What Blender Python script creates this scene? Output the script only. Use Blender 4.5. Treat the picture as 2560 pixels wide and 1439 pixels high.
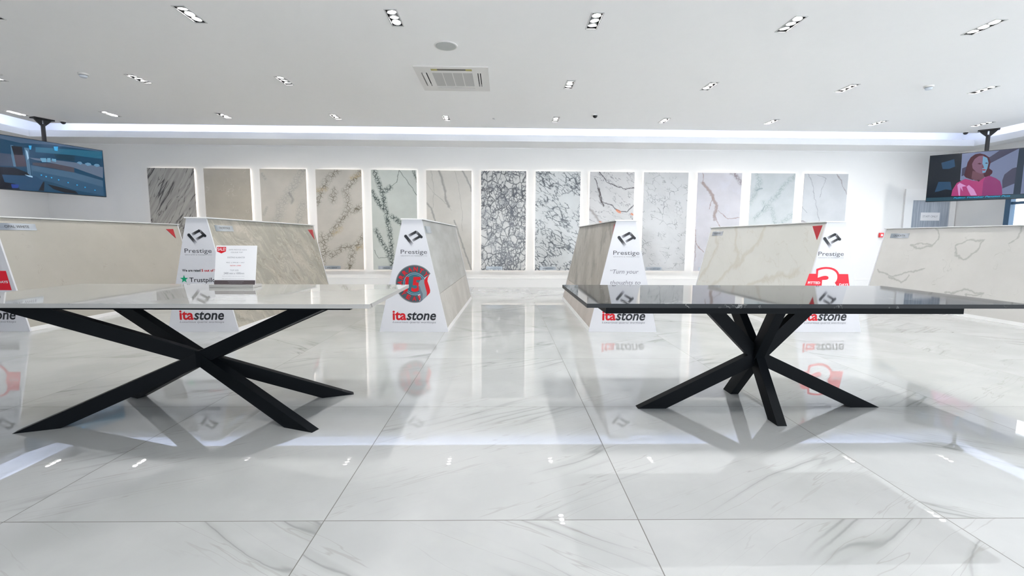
import bpy, math, random
from mathutils import Vector, Matrix
random.seed(7)
for o in list(bpy.data.objects): bpy.data.objects.remove(o, do_unlink=True)
SC = bpy.context.scene
COL = SC.collection

# ------------------------------------------------------------------ camera
FPX, CXP, CYP = 1156.8, 1280.0, 719.5
PIT, YAW, ROL, CAMH = 0.1067, 0.0228, 0.0055, 1.073
def ray(px, py):
    u = (px-CXP)/FPX; v = (py-CYP)/FPX
    c, s = math.cos(ROL), math.sin(ROL); u, v = c*u+s*v, -s*u+c*v
    x, y, z = u, 1.0, -v
    c, s = math.cos(PIT), math.sin(PIT); y, z = c*y+s*z, -s*y+c*z
    c, s = math.cos(YAW), math.sin(YAW); x, y = c*x+s*y, -s*x+c*y
    return Vector((x, y, z))
fwd = ray(CXP, CYP).normalized()
rgt = (ray(CXP+FPX, CYP)-ray(CXP, CYP)).normalized()
upv = rgt.cross(fwd)
cam_data = bpy.data.cameras.new('camera')
cam_data.sensor_width = 36.0; cam_data.lens = FPX/2560*36.0
cam_data.clip_start = 0.05; cam_data.clip_end = 200
cam = bpy.data.objects.new('camera', cam_data); COL.objects.link(cam)
M3 = Matrix((rgt, upv, -fwd)).transposed()
cam.matrix_world = Matrix.Translation((0, 0, CAMH)) @ M3.to_4x4()
SC.camera = cam

# ------------------------------------------------------------------ world, daylight, exposure
wd = bpy.data.worlds.new('world'); SC.world = wd; wd.use_nodes = True
bg = wd.node_tree.nodes['Background']
bg.inputs['Color'].default_value = (.87, .94, 1.0, 1); # lower half made brighter than the sky, added to throw light onto the ceiling
_wt = wd.node_tree; _tc = _wt.nodes.new('ShaderNodeTexCoord'); _sp = _wt.nodes.new('ShaderNodeSeparateXYZ'); _mr = _wt.nodes.new('ShaderNodeMapRange')
_wt.links.new(_tc.outputs['Generated'], _sp.inputs[0]); _wt.links.new(_sp.outputs[2], _mr.inputs['Value'])
_mr.inputs['From Min'].default_value = -.03; _mr.inputs['From Max'].default_value = .03
_mr.inputs['To Min'].default_value = 3.4; _mr.inputs['To Max'].default_value = 1.5
_wt.links.new(_mr.outputs[0], bg.inputs['Strength'])
SC.view_settings.view_transform = 'Standard'; SC.view_settings.look = 'None'
SC.view_settings.gamma = 1.0; SC.view_settings.use_curve_mapping = False
SC.view_settings.exposure = 1.2
LAMP_STRENGTH = 460.0      # downlight lenses
COVE_STRENGTH = 28.0      # blue-white cove strips
BACK_STRENGTH = 8.0      # warm strips behind the wall slabs

# ------------------------------------------------------------------ mesh helpers
class MB:
    def __init__(s): s.v = []; s.f = []; s.m = []
    def add(s, vs, fs, mi=0):
        b = len(s.v); s.v += [tuple(v) for v in vs]
        for f in fs: s.f.append([b+i for i in f]); s.m.append(mi)
        return s
    def box(s, x0, x1, y0, y1, z0, z1, mi=0):
        vs = [(x, y, z) for z in (z0, z1) for y in (y0, y1) for x in (x0, x1)]
        return s.add(vs, [(0, 2, 3, 1), (4, 5, 7, 6), (0, 1, 5, 4), (2, 6, 7, 3), (0, 4, 6, 2), (1, 3, 7, 5)], mi)
    def hexa(s, b, t, mi=0):
        """b: 4 bottom points, t: 4 top points in the same order"""
        return s.add(list(b)+list(t), [(3, 2, 1, 0), (4, 5, 6, 7), (0, 1, 5, 4), (1, 2, 6, 5), (2, 3, 7, 6), (3, 0, 4, 7)], mi)
    def poly(s, pts, mi=0): return s.add(pts, [tuple(range(len(pts)))], mi)
    def flat(s, pts, y, mi=0):
        """2D (x,z) outline facing -Y"""
        a = sum(pts[i][0]*pts[(i+1) % len(pts)][1]-pts[(i+1) % len(pts)][0]*pts[i][1] for i in range(len(pts)))
        if a < 0: pts = pts[::-1]
        return s.poly([(x, y, z) for x, z in pts], mi)
    def slabpoly(s, pts, y0, y1, mi=0):
        a = sum(pts[i][0]*pts[(i+1) % len(pts)][1]-pts[(i+1) % len(pts)][0]*pts[i][1] for i in range(len(pts)))
        if a < 0: pts = pts[::-1]
        n = len(pts); vs = [(x, y0, z) for x, z in pts]+[(x, y1, z) for x, z in pts]
        fs = [tuple(range(n)), tuple(range(2*n-1, n-1, -1))]+[(i, i+n, (i+1) % n+n, (i+1) % n) for i in range(n)]
        return s.add(vs, fs, mi)
    def cyl(s, c, r0, r1, z0, z1, n=24, mi=0, cap0=True, cap1=True):
        vs = [(c[0]+r0*math.cos(2*math.pi*i/n), c[1]+r0*math.sin(2*math.pi*i/n), z0) for i in range(n)]
        vs += [(c[0]+r1*math.cos(2*math.pi*i/n), c[1]+r1*math.sin(2*math.pi*i/n), z1) for i in range(n)]
        fs = [(i, (i+1) % n, (i+1) % n+n, i+n) for i in range(n)]
        if cap0: fs.append(tuple(range(n-1, -1, -1)))
        if cap1: fs.append(tuple(range(n, 2*n)))
        return s.add(vs, fs, mi)
    def build(s, name, mats, parent=None, loc=(0, 0, 0), rot=(0, 0, 0), bevel=0, smooth=False):
        me = bpy.data.meshes.new(name); me.from_pydata(s.v, [], s.f)
        if not isinstance(mats, (list, tuple)): mats = [mats]
        for m in mats: me.materials.append(m)
        for p, mi in zip(me.polygons, s.m): p.material_index = mi; p.use_smooth = smooth
        me.update()
        o = bpy.data.objects.new(name, me); COL.objects.link(o)
        o.location = loc; o.rotation_euler = rot
        if parent: o.parent = parent
        if bevel:
            b = o.modifiers.new('bevel', 'BEVEL'); b.width = bevel; b.segments = 2; b.limit_method = 'ANGLE'
        return o

def tag(o, label, cat, group=None, kind=None):
    o['label'] = label; o['category'] = cat
    if group: o['group'] = group
    if kind: o['kind'] = kind
    return o
def empty(name, loc, rz=0.0):
    o = bpy.data.objects.new(name, None); COL.objects.link(o)
    o.location = loc; o.rotation_euler = (0, 0, rz); o.empty_display_size = .1
    return o
def struct(o): o['kind'] = 'structure'; return o
def copy_tree(o, parent=None):
    c = o.copy(); COL.objects.link(c); c.parent = parent
    for ch in [x for x in bpy.data.objects if x.parent == o]: copy_tree(ch, c)
    return c

# ------------------------------------------------------------------ lettering
def text_mesh(body, x0, x1, z0, z1, y, shear=0.0, bold=0.0, fit=True):
    """flat letters facing -Y fitted into the box; returns list of verts, faces"""
    cu = bpy.data.curves.new('txt', 'FONT'); cu.body = body; cu.size = 1.0; cu.shear = shear; cu.offset = bold
    cu.resolution_u = 8 if len(body) == 1 else 3
    to = bpy.data.objects.new('txt', cu); COL.objects.link(to)
    bpy.context.view_layer.update()
    me = bpy.data.meshes.new_from_object(to.evaluated_get(bpy.context.evaluated_depsgraph_get()))
    vs = [(v.co.x, v.co.y) for v in me.vertices]; fs = [tuple(p.vertices) for p in me.polygons]
    bpy.data.objects.remove(to, do_unlink=True); bpy.data.curves.remove(cu); bpy.data.meshes.remove(me)
    ax = min(v[0] for v in vs); bx = max(v[0] for v in vs); az = min(v[1] for v in vs); bz = max(v[1] for v in vs)
    sx = (x1-x0)/(bx-ax); sz = (z1-z0)/(bz-az)
    if not fit: sx = sz
    out = [((v[0]-ax)*sx+x0, (v[1]-az)*sz+z0) for v in vs]
    # facing: choose winding so the normal points to -Y
    ff = []
    for f in fs:
        a = sum(out[f[i]][0]*out[f[(i+1) % len(f)]][1]-out[f[(i+1) % len(f)]][0]*out[f[i]][1] for i in range(len(f)))
        ff.append(f if a > 0 else f[::-1])
    return [(p[0], y, p[1]) for p in out], ff

# ------------------------------------------------------------------ materials
class NT:
    """tiny shader graph helper"""
    def __init__(s, name, rough=.5, metallic=0., spec=.5):
        s.m = bpy.data.materials.new(name); s.m.use_nodes = True
        s.t = s.m.node_tree; s.N = s.t.nodes; s.L = s.t.links
        s.p = s.N['Principled BSDF']; s.p.inputs['Roughness'].default_value = rough
        s.p.inputs['Metallic'].default_value = metallic
        s.p.inputs['Specular IOR Level'].default_value = spec
    def n(s, t, **kw):
        nd = s.N.new(t)
        for k, v in kw.items(): setattr(nd, k, v)
        return nd
    def put(s, sock, v):
        if isinstance(v, bpy.types.NodeSocket): s.L.new(v, sock)
        elif v is not None: sock.default_value = v
    def math(s, op, a, b=None, c=None, clamp=False):
        nd = s.n('ShaderNodeMath', operation=op); nd.use_clamp = clamp
        s.put(nd.inputs[0], a)
        if b is not None: s.put(nd.inputs[1], b)
        if c is not None: s.put(nd.inputs[2], c)
        return nd.outputs[0]
    def vm(s, op, a, b=None, out=0, scale=None):
        nd = s.n('ShaderNodeVectorMath', operation=op); s.put(nd.inputs[0], a)
        if b is not None: s.put(nd.inputs[1], b)
        if scale is not None: s.put(nd.inputs[3], scale)
        return nd.outputs[out]
    def mr(s, v, a, b, c=0., d=1., smooth=True):
        nd = s.n('ShaderNodeMapRange'); nd.clamp = True
        if smooth: nd.interpolation_type = 'SMOOTHSTEP'
        s.put(nd.inputs['Value'], v); s.put(nd.inputs['From Min'], a); s.put(nd.inputs['From Max'], b)
        s.put(nd.inputs['To Min'], c); s.put(nd.inputs['To Max'], d)
        return nd.outputs['Result']
    def mix(s, f, a, b):
        nd = s.n('ShaderNodeMix', data_type='RGBA'); s.put(nd.inputs[0], f)
        s.put(nd.inputs[6], a if isinstance(a, bpy.types.NodeSocket) else (*a[:3], 1))
        s.put(nd.inputs[7], b if isinstance(b, bpy.types.NodeSocket) else (*b[:3], 1))
        return nd.outputs[2]
    def mapping(s, vec, loc=(0, 0, 0), rz=0., scale=(1, 1, 1)):
        r = s.n('ShaderNodeVectorRotate', rotation_type='Z_AXIS'); s.put(r.inputs['Vector'], vec); s.put(r.inputs['Angle'], rz)
        a = s.vm('MULTIPLY', r.outputs[0], tuple(scale)); return s.vm('ADD', a, tuple(loc))
    def noise(s, vec, scale, detail=4., rough=.55, dist=0.):
        nd = s.n('ShaderNodeTexNoise'); nd.noise_dimensions = '3D'
        s.put(nd.inputs['Vector'], vec); nd.inputs['Scale'].default_value = scale
        nd.inputs['Detail'].default_value = detail; nd.inputs['Roughness'].default_value = rough
        nd.inputs['Distortion'].default_value = dist
        return nd
    def warp(s, vec, scale, amt, seed=0., detail=3.):
        nd = s.noise(s.vm('ADD', vec, (seed, seed*.7, seed*1.3)), scale, detail)
        c = s.vm('SUBTRACT', nd.outputs['Color'], (.5, .5, .5))
        return s.vm('ADD', vec, s.vm('MULTIPLY', c, (amt*2, amt*2, 0)))
    def crackle(s, vec, scale, width, seed=0.):
        nd = s.n('ShaderNodeTexVoronoi'); nd.feature = 'DISTANCE_TO_EDGE'; nd.voronoi_dimensions = '3D'
        v = s.vm('ADD', vec, (seed, seed*1.7, seed*.31)); s.put(nd.inputs['Vector'], v); nd.inputs['Scale'].default_value = scale
        return s.mr(nd.outputs['Distance'], 0., width, 1., 0.)
    def ridge(s, vec, scale, width, detail=4., seed=0., rough=.55):
        nd = s.noise(s.vm('ADD', vec, (seed*3.1, seed, seed*2.3)), scale, detail, rough)
        a = s.math('ABSOLUTE', s.math('SUBTRACT', nd.outputs[0], .5))
        return s.mr(a, 0., width, 1., 0.)
    def segs(s, P, pts):
        """distance from P (x,z plane) to a polyline"""
        out = None
        for (ax, ay), (bx, by) in zip(pts[:-1], pts[1:]):
            dx, dy = bx-ax, by-ay; L2 = dx*dx+dy*dy+1e-9
            pa = s.vm('SUBTRACT', P, (ax, ay, 0))
            h = s.math('DIVIDE', s.vm('DOT_PRODUCT', pa, (dx, dy, 0), out=1), L2, clamp=True)
            q = s.vm('SCALE', (dx, dy, 0), scale=h)
            d = s.vm('LENGTH', s.vm('SUBTRACT', pa, q), out=1)
            out = d if out is None else s.math('MINIMUM', out, d)
        return out
    def out(s, color): s.put(s.p.inputs['Base Color'], color if isinstance(color, bpy.types.NodeSocket) else (*color[:3], 1)); return s.m

def plain(name, col, rough=.5, metallic=0., spec=.5, emit=None, es=0., var=.03):
    t = NT(name, rough, metallic, spec)
    tc = t.n('ShaderNodeTexCoord')
    nd = t.noise(tc.outputs['Object'], 6., 3.)
    a = tuple(c*(1-var) for c in col[:3]); b = tuple(min(1, c*(1+var)) for c in col[:3])
    t.out(t.mix(nd.outputs[0], a, b))
    if emit:
        t.p.inputs['Emission Color'].default_value = (*emit, 1); t.p.inputs['Emission Strength'].default_value = es
    return t.m

def stone(name, base, layers, seed=0., rough=.16, cloud=.05, axes='xz', spec=.5, cloudscale=2.5):
    """polished stone slab; layers of veins over a softly clouded ground"""
    t = NT(name, rough, 0., spec)
    tc = t.n('ShaderNodeTexCoord'); sep = t.n('ShaderNodeSeparateXYZ'); t.L.new(tc.outputs['Object'], sep.inputs[0])
    cb = t.n('ShaderNodeCombineXYZ')
    t.L.new(sep.outputs[{'x': 0, 'y': 1}[axes[0]]], cb.inputs[0]); t.L.new(sep.outputs[{'z': 2, 'y': 1, 't': 1}[axes[1]]], cb.inputs[1])
    if axes == 'xt':
        t.put(cb.inputs[1], t.math('ADD', sep.outputs[1], sep.outputs[2]))
    P = cb.outputs[0]
    cn = t.noise(t.vm('ADD', P, (seed, seed, seed)), cloudscale, 5.)
    col = t.mix(t.mr(cn.outputs[0], .3, .7), tuple(c*(1-cloud) for c in base), tuple(c*(1+cloud) for c in base))
    for L in layers:
        k = L['t']; sd = L.get('seed', 0)+seed
        V = P
        if 'warp' in L:
            for sc, am in L['warp']: V = t.warp(V, sc, am, sd)
        if k == 'ridge':
            V = t.mapping(V, rz=math.radians(L.get('ang', 0)), scale=(L.get('sx', 1), L.get('sy', 1), 1))
            m = t.ridge(V, L['scale'], L['w'], L.get('det', 4.), sd)
        elif k == 'crackle':
            V = t.mapping(V, rz=math.radians(L.get('ang', 0)), scale=(L.get('sx', 1), L.get('sy', 1), 1))
            m = t.crackle(V, L['scale'], L['w'], sd)
            if 'scale2' in L: m = t.math('MAXIMUM', m, t.math('MULTIPLY', t.crackle(V, L['scale2'], L['w2'], sd+5), L.get('a2', .7)))
        elif k == 'cloud':
            V = t.mapping(V, rz=math.radians(L.get('ang', 0)), scale=(L.get('sx', 1), L.get('sy', 1), 1))
            nn = t.noise(t.vm('ADD', V, (sd, sd, 0)), L['scale'], L.get('det', 5.)); m = t.mr(nn.outputs[0], L['lo'], L['hi'])
        elif k == 'line':
            d = None
            for pl in L['pts']:
                e = t.segs(V, pl); d = e if d is None else t.math('MINIMUM', d, e)
            m = t.mr(d, L.get('r0', 0.), L['r'], 1., 0.)
            if L.get('crk'):
                q = t.crackle(t.warp(P, 7., .022, sd+3), L['crk'], L.get('cw', .12), sd)
                q = t.math('MAXIMUM', q, t.math('MULTIPLY', t.crackle(t.warp(P, 10., .012, sd+4), L['crk']*1.9, L.get('cw', .12)*1.1, sd+9), .75))
                m = t.math('MULTIPLY', m, t.math('ADD', q, L.get('haze', .1)), clamp=True)
        if 'mask' in L:
            ms, lo, hi = L['mask']; mn = t.noise(t.vm('ADD', P, (sd*2+11, sd, 3)), ms, 3.)
            m = t.math('MULTIPLY', m, t.mr(mn.outputs[0], lo, hi))
        m = t.math('MULTIPLY', m, L.get('a', 1.))
        col = t.mix(m, col, L['c'])
    return t.out(col)

WALL = plain('white_wall_paint', (.80, .795, .79), .6, var=.01)
CEIL = plain('white_ceiling_paint', (.92, .92, .915), .7, var=.01)
TRIM = plain('white_trim_paint', (.82, .82, .82), .35, var=.01)
BOARD = plain('white_printed_board', (.70, .705, .745), .35, var=.01)
EDGE = plain('white_board_edge', (.82, .82, .82), .4, var=.01)
STEEL = plain('black_powder_coated_steel', (.004, .0055, .0075), .5, spec=.12, var=.1)
BLACK = plain('black_plastic', (.012, .012, .014), .35, var=.1)
DARKIN = plain('black_inside', (.008, .008, .008), .8, var=.1)
GREYT = plain('light_grey_plastic', (.55, .55, .55), .5, var=.02)
ALU = plain('brushed_metal', (.55, .54, .54), .3, .8, var=.05)
INK = plain('black_ink', (.012, .014, .020), .45)
FADE = [INK]+[plain('logo_fade_%d' % k, (v, v, v*1.1), .45) for k, v in enumerate((.035, .085, .17, .30, .46))]
INK2 = plain('grey_ink', (.10, .10, .115), .45)
INK3 = plain('pale_grey_ink', (.30, .30, .33), .5)
INK4 = plain('soft_grey_ink', (.22, .22, .26), .5)
RED = plain('red_print', (.62, .004, .012), .4)
RED2 = plain('bright_red_print', (.78, .008, .03), .4)
DRED = plain('dark_red_sticker', (.42, .008, .018), .35)
WHITEP = plain('white_print', (.80, .80, .82), .4, var=.01)
GREEN = plain('green_print', (.0, .36, .17), .4)
_t = NT('lit_lamp_lens', .4)          # downlight beam: strongest straight out of the lens
_t.p.inputs['Base Color'].default_value = (.9, .9, .9, 1); _t.p.inputs['Emission Color'].default_value = (1., .97, .93, 1)
_g = _t.n('ShaderNodeNewGeometry'); _c = _t.math('ABSOLUTE', _t.vm('DOT_PRODUCT', _g.outputs['Normal'], _g.outputs['Incoming'], out=1))
_t.put(_t.p.inputs['Emission Strength'], _t.math('MULTIPLY', _t.math('POWER', _c, 3.), LAMP_STRENGTH)); LENS = _t.m; LENS.cycles.emission_sampling = 'FRONT'
COVE = plain('lit_cove_strip', (.9, .9, .9), .4, emit=(.62, .72, 1.), es=COVE_STRENGTH)
BACKL = plain('lit_warm_strip', (.9, .9, .9), .4, emit=(1., .90, .80), es=BACK_STRENGTH)

# ------------------------------------------------------------------ setting
K = 1.163
T = 1.2017; FX0, FY0, PHI = -0.6728, 1.6733, 0.0069
XL, XR, YB, YF = -9.62, 10.05, 10.17, -4.2
ZC = 3.198; ZU = 3.55

def floor_material():
    t = NT('polished_marble_tiles', .008, 0., .5); t.p.inputs['IOR'].default_value = 1.95
    tc = t.n('ShaderNodeTexCoord'); P = tc.outputs['Object']
    S = t.vm('DIVIDE', P, (T, T, 1)); ID = t.vm('FLOOR', S); UV = t.vm('SUBTRACT', S, ID)
    wn = t.n('ShaderNodeTexWhiteNoise', noise_dimensions='2D'); t.L.new(t.vm('ADD', ID, (3.5, 8.5, 0)), wn.inputs['Vector'])
    seed = wn.outputs['Color']; rv = wn.outputs['Value']
    cu = t.vm('SUBTRACT', UV, (.5, .5, 0))
    ang = t.math('MULTIPLY', t.math('FLOOR', t.math('MULTIPLY', rv, 2.)), math.pi)
    rot = t.n('ShaderNodeVectorRotate', rotation_type='Z_AXIS'); t.L.new(cu, rot.inputs['Vector']); t.L.new(ang, rot.inputs['Angle'])
    # some tiles are mirrored so their veins run the other way
    sx = t.n('ShaderNodeSeparateXYZ'); t.L.new(rot.outputs[0], sx.inputs[0])
    sc = t.n('ShaderNodeSeparateColor'); t.L.new(seed, sc.inputs[0])
    flip = t.math('SUBTRACT', 1., t.math('MULTIPLY', t.math('GREATER_THAN', sc.outputs[1], .62), 2.))
    cb = t.n('ShaderNodeCombineXYZ'); t.L.new(t.math('MULTIPLY', sx.outputs[0], flip), cb.inputs[0]); t.L.new(sx.outputs[1], cb.inputs[1])
    V = t.vm('MULTIPLY', cb.outputs[0], (T, T, 1))
    off = t.vm('MULTIPLY', seed, (37., 23., 0.))
    W = t.vm('ADD', V, off)
    cl = t.noise(W, 1.6, 5.); col = t.mix(t.mr(cl.outputs[0], .35, .65), (.395, .405, .41), (.44, .45, .455))
    Vw = t.warp(W, 1.1, .07, detail=1.); Vw = t.warp(Vw, 9., .006)
    R1 = t.mapping(Vw, rz=math.radians(-33), scale=(.26, 2.6, 1))
    mk = t.noise(t.mapping(W, rz=math.radians(-33), scale=(.35, 1.5, 1), loc=(5, 5, 0)), 1.3, 2.)
    mask = t.mr(mk.outputs[0], .52, .64)
    thin = t.math('MULTIPLY', t.ridge(R1, 1.6, .012, 2.5), mask)
    soft = t.math('MULTIPLY', t.ridge(R1, 1.6, .055, 2.5), mask)
    R2 = t.mapping(Vw, rz=math.radians(-30), scale=(.35, 5.0, 1))
    fine = t.math('MULTIPLY', t.ridge(R2, 2.0, .010, 3., 7.), t.mr(mk.outputs[0], .40, .56))
    col = t.mix(t.math('MULTIPLY', soft, .40), col, (.28, .29, .29))
    col = t.mix(t.math('MULTIPLY', thin, .40), col, (.14, .145, .145))
    col = t.mix(t.math('MULTIPLY', fine, .30), col, (.23, .22, .20))
    # grout
    sp = t.n('ShaderNodeSeparateXYZ'); t.L.new(UV, sp.inputs[0])
    ex = t.math('MINIMUM', sp.outputs[0], t.math('SUBTRACT', 1., sp.outputs[0]))
    ey = t.math('MINIMUM', sp.outputs[1], t.math('SUBTRACT', 1., sp.outputs[1]))
    e = t.math('MINIMUM', ex, ey); g = t.math('LESS_THAN', e, .0019/T)
    col = t.mix(g, col, (.075, .07, .065))
    t.put(t.p.inputs['Roughness'], t.mr(g, 0., 1., .008, .7))
    return t.out(col)
mb = MB(); mb.box(-14, 16, -7, 12, -.1, 0)
fl = struct(mb.build('floor', floor_material(), loc=(FX0, FY0, 0), rot=(0, 0, -PHI)))

# ceiling with real holes for the downlights
LIGHTS = []
for r, (lx, ly, ids) in enumerate([(.7779*K, 4.11*K, range(-3, 4)), (-.8789*K, 5.7259*K, (-3, -2, -1, 1, 2, 3, 4)), (-.8558*K, 7.3421*K, range(-3, 6))]):
    for i in ids: LIGHTS.append((r, i, lx+i*1.6822*K, ly))
LIGHTS.append((2, -4, -7.286*K, 7.35*K))
for r, ly in ((3, 2.49), (4, .87)):      # rows above and behind the camera light the room too
    for i in range(-4, 5): LIGHTS.append((r, i, .7779*K*(1 if r in (3, 5) else -1.13)+i*1.6822*K, ly*K))
LIGHTS = [l for l in LIGHTS if -8.6 < l[2] < 9.2 and not (l[0] > 2 and l[2] < -2.5)]
HW, HL = .050, .165
AC = (-.645, 6.50, .47)
holes = [(x-HW, x+HW, y-HL, y+HL) for (_, _, x, y) in LIGHTS]+[(AC[0]-.42, AC[0]+.42, AC[1]-.42, AC[1]+.42)]
CX0, CX1, CY0, CY1 = -8.80, 9.42, YF, 7.95*K
xs = sorted(set([CX0, CX1]+[h[0] for h in holes]+[h[1] for h in holes]))
ys = sorted(set([CY0, CY1]+[h[2] for h in holes]+[h[3] for h in holes]))
mb = MB()
for a, b in zip(xs[:-1], xs[1:]):
    for c, d in zip(ys[:-1], ys[1:]):
        mx, my = (a+b)/2, (c+d)/2
        if any(h[0] < mx < h[1] and h[2] < my < h[3] for h in holes): continue
        mb.poly([(a, c, ZC), (a, d, ZC), (b, d, ZC), (b, c, ZC)])
for (x0, y0, x1, y1) in ((CX0, CY0, CX0, CY1), (CX0, CY1, CX1, CY1), (CX1, CY1, CX1, CY0)):
    mb.poly([(x0, y0, ZC), (x1, y1, ZC), (x1, y1, ZC+.12), (x0, y0, ZC+.12)])
mb.poly([(CX0, CY0, ZC+.12), (CX1, CY0, ZC+.12), (CX1, CY1, ZC+.12), (CX0, CY1, ZC+.12)])
struct(mb.build('ceiling', CEIL))
mb = MB(); mb.box(XL-.2, XR+.2, YF-.2, YB+.2, ZU, ZU+.1)
struct(mb.build('ceiling', CEIL))
# walls
mb = MB(); mb.box(XL-.2, XR+.2, YB, YB+.2, 0, ZU); struct(mb.build('wall_back', WALL))
mb = MB(); mb.box(XL-.2, XL, YF-.2, YB, 0, ZU); struct(mb.build('wall_left', WALL))
WY0, WY1, WZ0, WZ1 = -3.6, 9.12, .12, 2.75
mb = MB(); mb.box(XR, XR+.2, WY1, YB, 0, ZU); mb.box(XR, XR+.2, YF, WY0, 0, ZU)
mb.box(XR, XR+.2, WY0, WY1, 0, WZ0); mb.box(XR, XR+.2, WY0, WY1, WZ1, ZU); struct(mb.build('wall_right', WALL))
FX_0, FX_1 = -2.0, 9.4
mb = MB(); mb.box(XL, FX_0, YF-.2, YF, 0, ZU); mb.box(FX_1, XR, YF-.2, YF, 0, ZU); mb.box(FX_0, FX_1, YF-.2, YF, 2.8, ZU)
struct(mb.build('wall_front', WALL))
# perimeter bulkhead of the light cove
LZ0, LZ1 = 3.0, 3.123; LY = 8.17*K; LXL = -9.22; LXR = 9.65
mb = MB(); mb.box(XL, XR, LY, YB, LZ0, LZ0+.03); mb.box(LXL, LXR, LY, LY+.02, LZ0+.03, LZ1)
struct(mb.build('trim_1', TRIM))
mb = MB(); mb.box(XL, LXL, YF, LY, LZ0, LZ0+.03); mb.box(LXL-.02, LXL, YF, LY+.02, LZ0+.03, LZ1); struct(mb.build('trim_2', TRIM))
mb = MB(); mb.box(LXR, XR, YF, LY, LZ0, LZ0+.03); mb.box(LXR, LXR+.02, YF, LY+.02, LZ0+.03, LZ1); struct(mb.build('trim_3', TRIM))
mb = MB(); mb.box(XL, XR, YB-.018, YB, LZ0-.022, LZ0); struct(mb.build('trim_4', TRIM))
mb = MB(); mb.box(XL, 8.88, YB-.016, YB, 0, .19); mb.box(XL, 8.88, YB-.020, YB, .19, .205); struct(mb.build('baseboard_back', TRIM))
mb = MB(); mb.box(XL, XL+.016, YF, YB-.02, 0, .19); struct(mb.build('baseboard_left', TRIM))
# cove light strips
for nm, b, lab in (('cove_light_strip', (LXL+.1, LXR-.1, LY+.30, LY+.325, LZ0+.03, LZ0+.042), 'blue-white light strip hidden in the cove along the back wall'),
                   ('cove_light_strip', (LXL-.22, LXL-.195, YF+.2, LY-.1, LZ0+.03, LZ0+.042), 'blue-white light strip hidden in the cove along the left wall'),
                   ('cove_light_strip', (LXR+.19, LXR+.215, YF+.2, LY-.1, LZ0+.03, LZ0+.042), 'blue-white light strip hidden in the cove along the right wall')):
    m = MB(); m.box(*b); m.m = [1, 0, 1, 1, 1, 1]; tag(m.build(nm, [COVE, GREYT]), lab, 'light strip', 'cove light strips')

# right wall window
PANE = bpy.data.materials.new('window_glass'); PANE.use_nodes = True
_n = PANE.node_tree.nodes; _l = PANE.node_tree.links; _n.clear()
_o = _n.new('ShaderNodeOutputMaterial'); _mx = _n.new('ShaderNodeMixShader'); _t = _n.new('ShaderNodeBsdfTransparent'); _g = _n.new('ShaderNodeBsdfGlossy')
_g.inputs['Roughness'].default_value = .02; _mx.inputs[0].default_value = .06
_l.new(_t.outputs[0], _mx.inputs[1]); _l.new(_g.outputs[0], _mx.inputs[2]); _l.new(_mx.outputs[0], _o.inputs[0])
BLUEF = plain('slate_blue_window_frame', (.045, .12, .22), .35)
def window(name, along, a0, a1, fixed, z0, z1, n, sgn, transom):
    root = struct(empty(name, (0, 0, 0)))
    def B(m, p0, p1, za, zb, d0=-.03, d1=.07):
        q0, q1 = sorted((fixed+sgn*d0, fixed+sgn*d1))
        if along == 'y': m.box(q0, q1, p0, p1, za, zb)
        else: m.box(p0, p1, q0, q1, za, zb)
    m = MB(); B(m, a0, a1, z0, z0+.08); B(m, a0, a1, z1-.08, z1); B(m, a0, a0+.10, z0+.08, z1-.08); B(m, a1-.10, a1, z0+.08, z1-.08)
    B(m, a0+.1, a1-.1, transom, transom+.05, -.01, .05)
    m.build('frame', BLUEF, root)
    w = (a1-a0)/n
    for i in range(1, n):
        m = MB(); B(m, a0+i*w-.035, a0+i*w+.035, z0+.08, z1-.08, -.02, .06); m.build('mullion', BLUEF, root)
    for i in range(n):
        m = MB(); B(m, a0+i*w+.04, a0+(i+1)*w-.04, z0+.08, z1-.08, .015, .021); m.build('pane', PANE, root)
window('window_1', 'y', WY0, WY1, XR, WZ0, WZ1, 7, 1, 1.79)
window('window_2', 'x', FX_0, FX_1, YF, 0.0, 2.8, 7, -1, 2.2)

# staff door in the back wall
DOORW = NT('grey_wood_door', .45)
_tc = DOORW.n('ShaderNodeTexCoord'); _v = DOORW.mapping(_tc.outputs['Object'], scale=(1, 1, 1)); _v = DOORW.vm('MULTIPLY', _v, (14., 1., .7))
_nn = DOORW.noise(_v, 2.2, 5.); DOORW = DOORW.out(DOORW.mix(DOORW.mr(_nn.outputs[0], .35, .65), (.27, .31, .37), (.40, .44, .50)))
dr = struct(empty('door_1', (9.48, YB, 0)))
MB().box(-.60, -.42, -.035, 0, 0, 2.20).box(.42, .55, -.035, 0, 0, 2.20).box(-.42, .42, -.035, 0, 1.955, 2.20).build('architrave', TRIM, dr)
MB().box(-.42, .42, -.02, 0, 0, 1.955).build('leaf', DOORW, dr)
sg = MB().box(-.215, .215, -.026, -.02, 1.515, 1.692).build('sign_plate', WHITEP, dr)
vs, fs = text_mesh('STAFF ONLY', -.17, .17, 1.585, 1.628, -.0275); MB().add(vs, fs).build('lettering', INK3, sg)
# call point on the back wall
cp = MB().box(-.045, .045, -.04, 0, -.05, .05).build('fire_call_point', plain('red_plastic', (.75, .03, .04), .4), loc=(8.42, YB, 1.19), bevel=.004)
tag(cp, 'small red fire call point low on the white back wall beside the staff door', 'call point')
MB().box(-.022, .022, -.043, -.04, -.022, .022).build('glass_panel', WHITEP, cp)

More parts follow.
